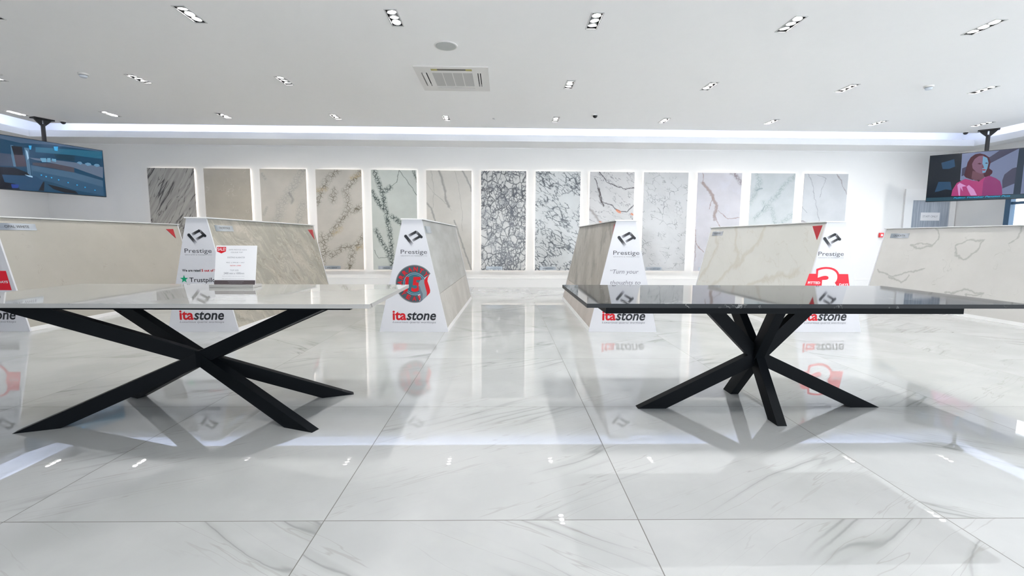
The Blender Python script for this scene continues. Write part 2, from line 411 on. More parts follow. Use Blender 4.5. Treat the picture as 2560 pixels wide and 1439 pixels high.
# ------------------------------------------------------------------ downlights
def make_downlight():
    r = empty('downlight', (0, 0, ZC))
    h = .07
    m = MB(); a, b = HW, HL
    for q in ([(-a, -b), (a, -b)], [(a, -b), (a, b)], [(a, b), (-a, b)], [(-a, b), (-a, -b)]):
        (x0, y0), (x1, y1) = q
        m.poly([(x0, y0, h), (x1, y1, h), (x1, y1, 0), (x0, y0, 0)])
    m.poly([(-a, -b, h), (-a, b, h), (a, b, h), (a, -b, h)])
    m.build('housing', DARKIN, r)
    m = MB(); w = .011
    m.box(-a-w, a+w, -b-w, -b, -.004, .0); m.box(-a-w, a+w, b, b+w, -.004, .0); m.box(-a-w, -a, -b, b, -.004, .0); m.box(a, a+w, -b, b, -.004, .0)
    m.build('trim_frame', GREYT, r)
    return r
TILTS = [(-.25, .1), (.05, -.05), (.3, .0), (-.1, .2), (.15, -.2)]
lamp_ring = MB().cyl((0, 0), .047, .044, -.012, .03, 28, cap0=False, cap1=False).cyl((0, 0), .041, .036, -.012, .012, 28, cap0=False, cap1=False)
lamp_ring.add([(r*math.cos(2*math.pi*i/28), r*math.sin(2*math.pi*i/28), -.012) for r in (.047, .041) for i in range(28)], [(i, i+28, (i+1) % 28+28, (i+1) % 28) for i in range(28)])
proto = make_downlight()
lampp = []
for k in range(3):
    lp = lamp_ring.build('spotlight', GREYT, proto, loc=(0, (k-1)*.104, .016))
    lm_ = MB().cyl((0, 0), .037, .037, -.004, .004, 24, cap0=False); lm_.m = [1]*len(lm_.f)
    lm_.poly([(.037*math.cos(-2*math.pi*i/16), .037*math.sin(-2*math.pi*i/16), -.0041) for i in range(16)], 0)
    lm_.build('lens', [LENS, GREYT], lp)
    lampp.append(lp)
ROWN = ['nearest', 'middle', 'farthest']
ORD = ['leftmost', 'second from the left', 'third from the left', 'fourth from the left', 'fifth from the left', 'sixth from the left', 'seventh from the left', 'eighth from the left', 'ninth from the left', 'tenth from the left']
first = True
ROWN += ['overhead', 'second overhead', 'third overhead', 'rear']
for r in range(5):
    row = sorted([l for l in LIGHTS if l[0] == r], key=lambda l: l[2])
    for n, (_, i, x, y) in enumerate(row):
        o = proto if first else copy_tree(proto)
        first = False
        o.location = (x, y, ZC)
        sp = [c for c in bpy.data.objects if c.parent == o and c.name.startswith('spotlight')]
        for q, c in enumerate(sp):
            tl = TILTS[(n*2+r+q*3) % 5]; c.rotation_euler = (tl[0]*.5+((0, .15, .24, 0, 0)[r] if x > -5.5 else -.15), tl[1]*.5, 0)   # the farther rows are aimed at the back wall
        tag(o, 'recessed triple downlight, %s in the %s row on the ceiling' % (ORD[n], ROWN[r]), 'downlight', 'triple downlights in the %s row' % ROWN[r])

# air conditioning cassette
ac = empty('ceiling_air_conditioner', (AC[0], AC[1], ZC))
tag(ac, 'square white ceiling air conditioner cassette with grey intake grille', 'air conditioner')
ACW = plain('off_white_plastic', (.74, .73, .71), .45, var=.01)
GRL = NT('grey_intake_grille', .6); _tc = GRL.n('ShaderNodeTexCoord'); _wv = GRL.n('ShaderNodeTexWave'); _wv.bands_direction = 'Y'; _wv.inputs['Scale'].default_value = 22
GRL.L.new(_tc.outputs['Object'], _wv.inputs[0]); GRL = GRL.out(GRL.mix(_wv.outputs[0], (.40, .40, .39), (.56, .56, .55)))
m = MB(); s = AC[2]; cuts = [-s, -.40, -.325, -.26, .26, .325, .40, s]
vents = [(-.26, .26, -.40, -.325), (-.26, .26, .325, .40), (-.40, -.325, -.26, .26), (.325, .40, -.26, .26), (-.26, .26, -.26, .26)]
for a, b in zip(cuts[:-1], cuts[1:]):
    for c, d in zip(cuts[:-1], cuts[1:]):
        if any(v[0] < (a+b)/2 < v[1] and v[2] < (c+d)/2 < v[3] for v in vents): continue
        m.poly([(a, c, -.012), (a, d, -.012), (b, d, -.012), (b, c, -.012)])
for (x0, y0, x1, y1) in ((-s, -s, s, -s), (s, -s, s, s), (s, s, -s, s), (-s, s, -s, -s)):
    m.poly([(x0, y0, -.012), (x1, y1, -.012), (x1*1.0, y1*1.0, 0), (x0, y0, 0)])
for v in vents:
    for (x0, y0, x1, y1) in ((v[0], v[2], v[1], v[2]), (v[1], v[2], v[1], v[3]), (v[1], v[3], v[0], v[3]), (v[0], v[3], v[0], v[2])):
        m.poly([(x1, y1, -.012), (x0, y0, -.012), (x0, y0, .03), (x1, y1, .03)])
m.build('panel', ACW, ac)
g = MB().box(-.26, .26, -.26, .26, -.009, -.004).build('intake_grille', GRL, ac)
for k in (-1, 0, 1): MB().box(k*.13-.005, k*.13+.005, -.26, .26, -.011, -.009).build('grille_bar', ACW, g)
for v, mat, fl_ in zip(vents[:4], (plain('brown_vent_inside', (.16, .15, .12), .7), DARKIN, DARKIN, DARKIN), (0, 1, 2, 3)):
    z_ = -.006 if fl_ == 0 else .02; MB().box(v[0], v[1], v[2], v[3], z_, z_+.01).build('air_duct', mat, ac)
    if fl_ == 0:
        MB().box(v[0], v[0]+.08, v[2]+.004, v[3], -.0085, -.006).box(v[1]-.08, v[1], v[2]+.004, v[3], -.0085, -.006).build('duct_foam', plain('yellow_foam', (.50, .45, .18), .8), ac)
    elif fl_ == 1: MB().box(v[0], v[1], v[2]+.008, v[3]-.008, -.016, -.011).build('louver', ACW, ac)
    elif fl_ == 2: MB().box(v[0]+.018, v[1]-.014, v[2]+.004, v[3]-.004, -.018, -.010).build('louver', ACW, ac)
    else: MB().box(v[0]+.012, v[0]+.032, v[2], v[3], -.012, -.006).box(v[0]+.044, v[1], v[2], v[3], -.012, -.006).build('louver', ACW, ac)
# ceiling speaker
spk = MB().cyl((0, 0), .125, .13, -.008, 0, 48).build('ceiling_speaker', ACW, loc=(-.539*K, 4.655*K, ZC), smooth=False)
tag(spk, 'round white ceiling speaker in front of the air conditioner', 'speaker')
MB().cyl((0, 0), .112, .112, -.011, -.008, 48).build('speaker_mesh', plain('grey_speaker_mesh', (.46, .48, .47), .7), spk)
# smoke detectors and other small ceiling fittings
for (x, y, lab) in ((-4.743*K, 5.575*K, 'round white smoke detector on the ceiling at the left'), (5.072*K, 5.615*K, 'round white smoke detector on the ceiling at the right')):
    o = MB().cyl((0, 0), .055, .06, -.02, 0, 32).build('smoke_detector', ACW, loc=(x, y, ZC)); tag(o, lab, 'smoke detector', 'ceiling smoke detectors')
    MB().cyl((0, 0), .034, .046, -.050, -.026, 32).build('sensor_head', plain('pale_blue_grey_plastic', (.62, .66, .72), .4), o)
    MB().cyl((0, 0), .044, .044, -.026, -.020, 32).build('air_slot', plain('dark_slot', (.12, .13, .16), .6), o)
o = MB().cyl((0, 0), .05, .055, -.008, 0, 32).build('ceiling_sensor', ACW, loc=(-5.74*K, 5.62*K, ZC)); tag(o, 'small round white sensor on the ceiling at the far left edge', 'sensor')
o = MB().cyl((0, 0), .022, .028, -.010, 0, 20).build('sprinkler_cap', GREYT, loc=(-.123*K, 7.342*K, ZC)); tag(o, 'tiny round grey cap on the ceiling in line with the farthest downlights', 'cap')
def dome_cam(x, y, tx, ty, label):
    o = MB().cyl((0, 0), .05, .055, -.022, 0, 28).build('security_camera', ACW, loc=(x, y, ZC)); tag(o, label, 'security camera', 'ceiling security cameras')
    m = MB()
    for k in range(6):
        a0, a1 = k/6*math.pi/2, (k+1)/6*math.pi/2
        m.cyl((tx, ty), .040*math.cos(a1), .040*math.cos(a0), -.022-.040*math.sin(a1), -.022-.040*math.sin(a0), 20, cap0=(k == 5), cap1=False)
    m.build('camera_dome', BLACK, o, smooth=True)
dome_cam(-7.02*K, 7.80*K, .01, -.01, 'white security camera with black dome on the ceiling beside the left television pole')
dome_cam(7.80*K, 7.84*K, -.01, 0, 'white security camera with black dome on the ceiling beside the right television pole')
dome_cam(1.362*K, 7.05*K, .015, -.01, 'white security camera with black dome near the centre of the ceiling')

# ------------------------------------------------------------------ wall slabs
SW, PX, X1 = .8312*K, 1.0062*K, -6.4196*K
SZB, SZT = CAMH+(.4765-CAMH)*K, CAMH+(2.3055-CAMH)*K
SH = SZT-SZB
def P(*pts): return [((u-.5)*SW, (1-v)*SH) for u, v in pts]
slab_def = [
 ('grey slab with steep dark veins, leftmost on the back wall', (.45, .43, .40), [
   dict(t='ridge', scale=1.5, ang=-57, sx=.35, sy=3.0, w=.07, c=(.30, .285, .27), a=.6, det=2., warp=[(2., .05)]),
   dict(t='ridge', scale=1.9, ang=-57, sx=.22, sy=2.8, w=.020, c=(.07, .065, .065), a=.95, det=2.5, warp=[(3., .04)], mask=(2.4, .38, .52)),
   dict(t='ridge', scale=2.3, ang=-64, sx=.3, sy=2.2, w=.012, c=(.09, .085, .085), a=.7, det=3., seed=4, warp=[(3., .05)])]),
 ('plain beige-grey slab with faint pale flecks, second from the left on the back wall', (.47, .43, .365), [
   dict(t='ridge', scale=7, w=.02, c=(.66, .63, .58), a=.5, warp=[(9., .05)], mask=(3., .5, .62))]),
 ('pale grey slab with a faint broken grey band, third from the left on the back wall', (.52, .49, .44), [
   dict(t='line', pts=[P((.95, 0), (.7, .18), (.45, .35), (.28, .6), (.2, 1.)), P((.9, .35), (.75, .6))], r=.16, c=(.25, .255, .25), crk=13, cw=.08, haze=.10, a=.6, warp=[(4., .07)]),
   dict(t='line', pts=[P((.62, .24), (.7, .3), (.66, .33))], r=.05, c=(.22, .22, .21), a=.55, warp=[(8., .04)]),
   dict(t='line', pts=[P((.05, .05), (.12, .1)), P((.05, .45), (.12, .38))], r=.05, c=(.28, .28, .27), crk=18, a=.6)]),
 ('cream slab with golden-brown cobbled vein bands, fourth from the left on the back wall', (.55, .52, .475), [
   dict(t='line', pts=[P((1., .02), (.8, .12), (.66, .2), (.68, .34), (.72, .42), (1., .36)), P((.68, .42), (.5, .52), (.25, .66), (.05, .72)), P((0, .33), (.12, .22), (.25, .1), (.45, .02)),
        P((.15, .78), (.3, .86), (.55, .78), (.85, .76), (1., .66)), P((.75, .82), (.7, .95), (.66, 1.)), P((.1, .66), (.15, .8), (.05, .95)), P((.4, .2), (.36, .3))], r=.125, c=(.15, .135, .10), crk=11, cw=.085, haze=.05, a=.95, warp=[(4., .05)]),
   dict(t='line', pts=[P((0, .2), (.2, .2)), P((.35, .64), (.52, .58)), P((.85, .78), (1., .76)), P((.78, .08), (1., .04))], r=.09, c=(.42, .30, .13), crk=15, cw=.12, a=.6, warp=[(4., .05)])]),
 ('pale green-white slab with a thick branching dark green vein network', (.58, .615, .585), [
   dict(t='line', pts=[P((.08, 0), (.17, .14), (.25, .24), (.31, .4), (.36, .55), (.41, .72), (.42, .98)), P((.45, .46), (.6, .51), (.85, .62)), P((.02, .22), (.15, .32), (.3, .4)), P((.25, .22), (.42, .17)), P((.08, .6), (.2, .72), (.38, .84)), P((.35, .85), (.5, .98))], r0=.012, r=.085, c=(.035, .055, .05), crk=14, cw=.13, haze=.12, a=1., warp=[(6., .035)]),
   dict(t='line', pts=[P((.42, .17), (.56, .12), (.62, 0), (.78, .1), (1., .25)), P((.03, .8), (.12, .88), (.32, .87)), P((.95, 0), (1., .12))], r=.011, c=(.09, .11, .10), a=.8, warp=[(8., .03)]),
   dict(t='line', pts=[P((.92, 0), (.98, .08))], r=.05, c=(.05, .07, .06), crk=18, a=.8)]),
 ('off-white slab with soft diagonal grey veins and a broad grey streak, sixth from the left', (.62, .60, .565), [
   dict(t='line', pts=[P((.28, 0), (.36, .1), (.42, .2), (.44, .3), (.5, .36))], r0=.0, r=.045, c=(.24, .235, .225), a=.75, warp=[(4., .04), (14., .02)]),
   dict(t='line', pts=[P((0, .32), (.1, .38), (.16, .46), (.2, .55)), P((.8, 0), (.9, .08), (1., .2)), P((.62, .5), (.75, .7), (.87, .85), (1., 1.))], r=.03, c=(.25, .25, .245), a=.75, warp=[(4., .04), (14., .015)]),
   dict(t='line', pts=[P((0, .12), (.15, .22), (.45, .33), (.55, .4)), P((.1, 0), (.17, .2), (.14, .38)), P((.62, 0), (.72, .15), (.78, .45), (.8, .6))], r=.008, c=(.30, .30, .28), a=.7, warp=[(5., .05)]),
   dict(t='crackle', scale=16, w=.05, c=(.34, .34, .33), a=.45, warp=[(9., .05)], mask=(3., .58, .68))]),
 ('white slab cracked all over by a dense black pebble-like vein net, seventh from the left', (.63, .635, .63), [
   dict(t='crackle', scale=7.0, sx=1.25, sy=.75, w=.10, c=(.05, .055, .065), a=.92, warp=[(4., .07), (18., .012)]),
   dict(t='crackle', scale=15, sx=1.2, sy=.85, w=.17, c=(.05, .055, .07), a=.92, warp=[(7., .04), (20., .012)], seed=2, mask=(3.6, .45, .50)),
   dict(t='crackle', scale=30, sx=1.2, sy=.85, w=.26, c=(.09, .10, .12), a=.8, warp=[(9., .03)], seed=6, mask=(4.5, .48, .54)),
   dict(t='cloud', scale=5.5, lo=.52, hi=.62, c=(.20, .21, .24), a=.35)]),
 ('white slab with fine slanting charcoal crackle veins, eighth from the left', (.64, .665, .68), [
   dict(t='crackle', scale=6.5, ang=38, sx=.7, sy=2.1, w=.10, c=(.06, .07, .085), a=.95, warp=[(4., .08), (18., .015)], mask=(3.0, .45, .52)),
   dict(t='crackle', scale=12, ang=38, sx=.7, sy=1.9, w=.13, c=(.09, .10, .12), a=.85, seed=3, warp=[(6., .06), (18., .012)], mask=(3.4, .49, .56)),
   dict(t='ridge', scale=4, ang=40, sx=.6, sy=2.2, w=.02, c=(.15, .165, .18), a=.6, warp=[(5., .06)], mask=(3.0, .48, .6))]),
 ('white slab with dark and rust-orange crossing veins, above the taupe display stand', (.63, .63, .64), [
   dict(t='ridge', scale=3.2, ang=35, sx=.7, sy=1.8, w=.012, c=(.16, .15, .17), a=.75, warp=[(4., .08)]),
   dict(t='line', pts=[P((.2, 0), (.38, .1), (.62, .14), (.8, .17), (1., .16)), P((.12, .06), (.22, .18), (.28, .3), (.5, .33), (.62, .38), (.85, .4), (1., .33))], r=.017, c=(.06, .05, .06), a=.9, warp=[(6., .05), (16., .02)]),
   dict(t='line', pts=[P((.2, .17), (.25, .28), (.32, .34))], r=.035, c=(.06, .045, .045), a=.85, warp=[(9., .05)]),
   dict(t='line', pts=[P((0, .36), (.2, .48), (.42, .58), (.75, .57)), P((0, .55), (.25, .56), (.5, .64))], r=.05, c=(.28, .25, .24), a=.8, warp=[(5., .06), (14., .03)]),
   dict(t='line', pts=[P((.25, .5), (.4, .53), (.52, .58)), P((0, .62), (.1, .66)), P((.6, .38), (.7, .4)), P((.95, .42), (1., .43))], r=.03, c=(.62, .16, .035), a=.85, warp=[(7., .05)])]),
 ('pale grey-white slab with thin scattered grey crackle veins, tenth from the left', (.62, .63, .645), [
   dict(t='crackle', scale=5.5, ang=38, sx=.9, sy=1.6, w=.035, c=(.20, .20, .21), a=.9, warp=[(4., .08), (16., .02)], mask=(3.4, .47, .56)),
   dict(t='crackle', scale=13, ang=38, sx=.8, sy=1.5, w=.08, c=(.25, .25, .26), a=.8, seed=5, warp=[(6., .06)], mask=(4., .55, .62)),
   dict(t='cloud', scale=3., lo=.5, hi=.75, c=(.56, .56, .57), a=.5)]),
 ('lilac-white slab with one thick brown ragged vein, eleventh from the left', (.62, .61, .66), [
   dict(t='line', pts=[P((.12, .1), (.24, .16), (.36, .24), (.46, .32), (.42, .42), (.44, .47))], r0=.015, r=.050, c=(.31, .25, .24), a=.95, warp=[(5., .04), (18., .03)]),
   dict(t='line', pts=[P((.44, .45), (.55, .54), (.68, .62)), P((.1, 0), (.14, .1)), P((.36, .24), (.3, .36)), P((0, .7), (.12, .76), (.22, .8)), P((.5, .38), (.72, .46), (1., .45)), P((0, .55), (.03, .9))], r=.014, c=(.28, .19, .17), a=.85, warp=[(7., .04), (16., .02)]),
   dict(t='line', pts=[P((.78, 0), (.9, .05), (1., .1))], r=.08, c=(.22, .18, .19), crk=17, haze=.25, a=.9, warp=[(8., .05)]),
   dict(t='cloud', scale=3., lo=.5, hi=.75, c=(.54, .55, .63), a=.4)]),
 ('cool white slab with soft grey-green vein patches, second from the right', (.61, .65, .67), [
   dict(t='line', pts=[P((1., .02), (.8, .1), (.6, .22), (.35, .38), (.15, .45)), P((.15, 0), (.2, .1), (.1, .22), (0, .3)), P((.55, .6), (.75, .5), (1., .42)), P((.3, .3), (.5, .35), (.6, .5))], r=.10, c=(.26, .31, .31), crk=14, cw=.09, haze=.10, a=.75, warp=[(4., .06)]),
   dict(t='line', pts=[P((.28, .38), (.34, .33)), P((.38, .62), (.5, .56), (.58, .56)), P((.15, .17), (.25, .15))], r=.03, c=(.22, .27, .28), a=.8, warp=[(9., .04)])]),
 ('cool white slab with two thin brown-grey veins, rightmost on the back wall', (.62, .64, .67), [
   dict(t='line', pts=[P((.08, 0), (.2, .12), (.3, .3), (.4, .46), (.48, .56)), P((.28, .02), (.5, .04), (.36, .24)), P((0, .33), (.1, .4))], r=.010, c=(.24, .23, .25), a=.75, warp=[(6., .05), (18., .015)]),
   dict(t='line', pts=[P((0, .48), (.2, .5), (.4, .54), (.6, .6), (.75, .63))], r=.026, c=(.26, .23, .245), a=.9, warp=[(6., .04), (18., .02)]),
   dict(t='line', pts=[P((.75, 0), (.88, .1), (1., .2))], r=.02, c=(.26, .22, .22), a=.8, warp=[(7., .05), (18., .02)])]),
]
TAGM = NT('silver_name_plate', .3, .6); _tc = TAGM.n('ShaderNodeTexCoord'); _nn = TAGM.noise(_tc.outputs['Object'], 4., 1.)
TAGM = TAGM.out(TAGM.mix(TAGM.mr(_nn.outputs[0], .35, .65), (.34, .38, .43), (.66, .70, .74)))
PLATES = {3: 'EPIC GOLD', 4: 'APRICAL', 6: 'ARABESCATO VIOLA', 7: 'ARABESCATO', 9: 'ARABESCATO LIGHT', 10: ''}
for i, (lab, base, layers) in enumerate(slab_def):
    cx = X1+i*PX+SW/2
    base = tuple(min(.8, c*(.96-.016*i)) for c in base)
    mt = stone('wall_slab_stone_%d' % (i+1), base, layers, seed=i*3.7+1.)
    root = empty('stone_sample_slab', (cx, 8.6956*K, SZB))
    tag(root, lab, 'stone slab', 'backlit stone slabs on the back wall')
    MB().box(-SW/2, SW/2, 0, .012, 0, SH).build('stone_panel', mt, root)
    bk = .03
    m = MB(); y0, y1 = .013, .020; a = SW/2-bk; w = .010
    m.box(-a, -a+w, y0, y1, bk, SH-bk); m.box(a-w, a, y0, y1, bk, SH-bk); m.box(-a+w, a-w, y0, y1, bk, bk+w); m.box(-a+w, a-w, y0, y1, SH-bk-w, SH-bk)
    m.m = [0 if k % 6 == 3 else 1 for k in range(len(m.f))]; m.build('backlight', [BACKL, GREYT], root)
    m = MB(); m.box(-.25, .25, .012, YB-8.6956*K, .3, .36); m.box(-.25, .25, .012, YB-8.6956*K, SH-.36, SH-.3); m.build('wall_bracket', ALU, root)
    if i in PLATES:
        pl = MB().box(-SW/2+.11*SW, -SW/2+.48*SW, -.003, 0, .012, .082).build('name_plate', TAGM, root)
        if PLATES[i]:
            n = len(PLATES[i]); w = min(.30, .023*n)
            vs, fs = text_mesh(PLATES[i], -SW/2+.29*SW-w/2, -SW/2+.29*SW+w/2, .028, .050, -.0042, bold=.01); MB().add(vs, fs).build('lettering', INK, pl)

# ------------------------------------------------------------------ A-frame display stands
HB, HT, ZT, LEN = .396, .110, 1.275, 2.95
def xs_at(z): return HB-(HB-HT)*z/ZT
def side_pt(sg, y, z, off=0.):
    """point on a sloping side"""
    nx = ZT; nz = HB-HT; l = math.hypot(nx, nz)
    return (sg*(xs_at(z)+off*nx/l), y, z+off*nz/l)
def side_panel(m, sg, y0, y1, z0, z1, t0, t1, mi=0):
    b = [side_pt(sg, y0, z0, t0), side_pt(sg, y1, z0, t0), side_pt(sg, y1, z0, t1), side_pt(sg, y0, z0, t1)]
    t = [side_pt(sg, y0, z1, t0), side_pt(sg, y1, z1, t0), side_pt(sg, y1, z1, t1), side_pt(sg, y0, z1, t1)]
    if sg < 0: b, t = b[::-1], t[::-1]
    m.hexa(b[::-1] if False else b, t, mi)
def bar2d(a, b, w, segs_=6):
    """rounded stroke outline"""
    ang = math.atan2(b[1]-a[1], b[0]-a[0]); pts = []
    for k in range(segs_+1):
        q = ang-math.pi/2+math.pi*k/segs_; pts.append((b[0]+w/2*math.cos(q)*.6, b[1]+w/2*math.sin(q)) if False else (b[0]+w/2*math.cos(q), b[1]+w/2*math.sin(q)))
    for k in range(segs_+1):
        q = ang+math.pi/2+math.pi*k/segs_; pts.append((a[0]+w/2*math.cos(q), a[1]+w/2*math.sin(q)))
    return pts
def logo(parent, dx, dz):
    m = MB(); y = -.0012
    def grad(a, b, w, mats):
        n = len(mats)
        for k, mi in enumerate(mats):
            p = (a[0]+(b[0]-a[0])*k/n, a[1]+(b[1]-a[1])*k/n); q = (a[0]+(b[0]-a[0])*(k+1)/n, a[1]+(b[1]-a[1])*(k+1)/n)
            L = math.hypot(b[0]-a[0], b[1]-a[1]); nx, nz = -(b[1]-a[1])/L*w/2, (b[0]-a[0])/L*w/2
            m.flat([(p[0]+nx+dx, p[1]+nz+dz), (p[0]-nx+dx, p[1]-nz+dz), (q[0]-nx+dx, q[1]-nz+dz), (q[0]+nx+dx, q[1]+nz+dz)], y-.0002*k, mi)
    grad((-.080, 1.098), (.000, .999), .032, (0, 0, 0, 0, 1, 1, 2, 3, 4, 5)); m.flat([(x+dx, z+dz) for x, z in bar2d((-.074, 1.091), (-.070, 1.086), .034)], y-.0014, 0)
    grad((.047, 1.142), (-.038, 1.097), .028, (0, 0, 0, 1, 1, 2, 3, 4)); m.flat([(x+dx, z+dz) for x, z in bar2d((.040, 1.139), (.036, 1.137), .028)], y-.0014, 0)
    grad((.107, 1.078), (.047, 1.142), .028, (0, 0, 0, 1, 1, 2, 3, 4)); m.flat([(x+dx, z+dz) for x, z in bar2d((.103, 1.083), (.100, 1.086), .030)], y-.0014, 0)
    grad((.088, 1.090), (.005, 1.043), .026, (0, 0, 0, 1, 1, 2, 3, 4)); m.flat([(x+dx, z+dz) for x, z in bar2d((.081, 1.086), (.078, 1.085), .028)], y-.0014, 0)
    m.build('logo', FADE, parent)
def txt(parent, body, x0, x1, z0, z1, mat, shear=0., bold=0., name='lettering', y=-.0012):
    vs, fs = text_mesh(body, x0, x1, z0, z1, y, shear, bold); return MB().add(vs, fs).build(name, mat, parent)

def stand(cx, rz, label, sides, front, dx=0.):
    """sides: {+1: [(z0,z1,material)], -1: ...}; root at the middle of the front edge"""
    r = empty('slab_display_stand', (cx, 5.26, 0), rz); tag(r, label, 'display stand', 'tapered slab display stands')
    m = MB(); tf = .018
    for y0 in (0, LEN-tf):
        m.slabpoly([(-HB, 0), (HB, 0), (HT, ZT), (-HT, ZT)], y0, y0+tf)
        if y0 == 0: ep = m.build('end_panel', BOARD, r)
        else: m.build('end_panel', BOARD, r)
        m = MB()
    MB().hexa([(-HB+.03, tf, .0), (-HB+.03, LEN-tf, .0), (HB-.03, LEN-tf, .0), (HB-.03, tf, .0)][::-1], [(-HT+.02, tf, ZT), (-HT+.02, LEN-tf, ZT), (HT-.02, LEN-tf, ZT), (HT-.02, tf, ZT)][::-1]).build('carcass', EDGE, r)
    MB().box(-HT-.016, HT+.016, -.012, LEN+.012, ZT, ZT+.014).build('top_cap', EDGE, r, bevel=.002)
    for sg in (-1, 1):
        m = MB(); side_panel(m, sg, tf, LEN-tf, 0.0, .045, -.025, -.001); m.build('plinth', EDGE, r)
        for (z0, z1, mt) in sides[sg]:
            m = MB(); side_panel(m, sg, tf+.001, LEN-tf-.001, z0, z1, -.022, -.004); m.build('stone_panel', mt, r)
    # printed front
    logo(ep, dx, 0)
    txt(ep, 'Prestige', -.1343+dx, .164+dx, .878, .9404, INK2)
    txt(ep, 'GRANITE & MARBLE LTD', -.1343+dx, .164+dx, .866, .8765, INK3)
    txt(ep, 'ita', -.241+dx, -.084+dx, .1342, .244, RED, 0., .028)
    txt(ep, 'stone', -.082+dx, .2565+dx, .1345, .2337, INK, .22, .022)
    txt(ep, 'Luxurious quartz worktops', -.2419+dx, .2552+dx, .0936, .124, INK4, .25, .0)
    front(ep)
    return r
def side_tag(r, sg, y0, y1, z0, z1, text):
    m = MB(); side_panel(m, sg, y0, y1, z0, z1, -.004, 0.0); pl = m.build('name_plate', TAGM, r)
    if text:
        w = (y1-y0)*.62; vs, fs = text_mesh(text, 0, w, 0, .030, 0)
        out = []
        for (x, _, z) in vs:
            yy = (y0+y1)/2-w/2+x if sg > 0 else (y0+y1)/2+w/2-x
            out.append(side_pt(sg, yy, (z0+z1)/2-.014+z, .0012))
        MB().add(out, fs).build('lettering', INK, pl)
def side_tri(r, sg, pts):
    m = MB(); ps = [side_pt(sg, y, z, .0) for y, z in pts]+[side_pt(sg, y, z, -.004) for y, z in pts]
    m.add(ps, [(0, 1, 2), (5, 4, 3), (0, 3, 4, 1), (1, 4, 5, 2), (2, 5, 3, 0)]); o = m.build('corner_sticker', DRED, r); o['label'] = 'red triangular corner sticker'

opal = stone('opal_cream_quartz', (.45, .43, .385), [
    dict(t='ridge', scale=5, w=.010, c=(.36, .33, .29), a=.55, warp=[(6., .08)], mask=(5., .56, .64)),
    dict(t='ridge', scale=9, w=.012, c=(.40, .37, .32), a=.5, seed=4, warp=[(9., .06)], mask=(7., .58, .64))], 11., axes='yz', rough=.25, cloud=.03)
taj = stone('taj_beige_green_quartzite', (.39, .372, .32), [
    dict(t='cloud', scale=2.2, ang=40, sx=.5, sy=2.4, lo=.42, hi=.62, c=(.53, .475, .41), a=.75, warp=[(2., .25)]),
    dict(t='ridge', scale=2.6, ang=40, sx=.5, sy=2.6, w=.03, c=(.60, .55, .48), a=.55, warp=[(2., .25), (7., .05)]),
    dict(t='ridge', scale=2.2, ang=42, sx=.5, sy=2.2, w=.012, c=(.24, .22, .16), a=.6, seed=3, warp=[(2., .25), (7., .05)], mask=(2., .45, .6)),
    dict(t='ridge', scale=5., ang=40, sx=.6, sy=1.8, w=.02, c=(.33, .32, .26), a=.5, seed=8, warp=[(4., .12)])], 21., axes='yz', rough=.2)
conc = stone('grey_concrete_look_stone', (.44, .44, .42), [
    dict(t='cloud', scale=3., sx=.45, sy=1.3, lo=.38, hi=.66, c=(.54, .54, .525), a=.9), dict(t='ridge', scale=5, w=.012, c=(.32, .32, .31), a=.5, warp=[(5., .1)], mask=(4., .5, .6))], 31., axes='yz', rough=.4)
conc2 = stone('beige_grey_stone', (.45, .43, .40), [dict(t='cloud', scale=3., sx=1., sy=.5, lo=.38, hi=.66, c=(.57, .545, .51), a=.8), dict(t='ridge', scale=8, sy=.4, w=.02, c=(.40, .38, .35), a=.5)], 35., axes='yz', rough=.4)
trav = stone('taupe_travertine', (.30, .275, .235), [
    dict(t='cloud', scale=2.2, ang=-35, sx=.55, sy=1.5, lo=.38, hi=.62, c=(.44, .41, .365), a=.9, warp=[(3., .1)]),
    dict(t='cloud', scale=4., ang=-35, sx=.6, sy=1.6, lo=.52, hi=.66, c=(.18, .165, .14), a=.7, warp=[(6., .06)]),
    dict(t='ridge', scale=4, ang=-35, sx=.5, sy=2., w=.015, c=(.16, .145, .125), a=.5, mask=(4., .5, .6))], 41., axes='yz', rough=.35)
trav2 = stone('pinkish_beige_stone', (.44, .385, .345), [dict(t='cloud', scale=3., sx=1.2, sy=.4, lo=.4, hi=.64, c=(.52, .46, .42), a=.8), dict(t='ridge', scale=7, sy=.4, w=.015, c=(.33, .29, .26), a=.5)], 45., axes='yz', rough=.35)
calg = stone('ivory_marble_gold_veins', (.63, .63, .60), [
    dict(t='line', pts=[[(2.75, 1.2), (2.55, .9), (2.7, .6), (2.85, .4)], [(2.1, 1.27), (1.95, 1.0), (1.7, .78), (1.9, .6), (2.2, .42), (2.35, .3)], [(1.2, 1.27), (1.3, 1.0), (1.6, .8), (1.9, .62)], [(.25, .72), (.7, .58), (1.1, .48), (1.6, .3), (2., .1)], [(.9, .55), (1.3, .42)]], r=.060, c=(.53, .50, .43), a=.6, warp=[(2.5, .16), (9., .05)]),
    dict(t='ridge', scale=1.6, ang=-35, sx=.6, sy=2., w=.012, c=(.50, .47, .41), a=.3, warp=[(3., .15)])], 51., axes='yz', rough=.2, cloud=.02)
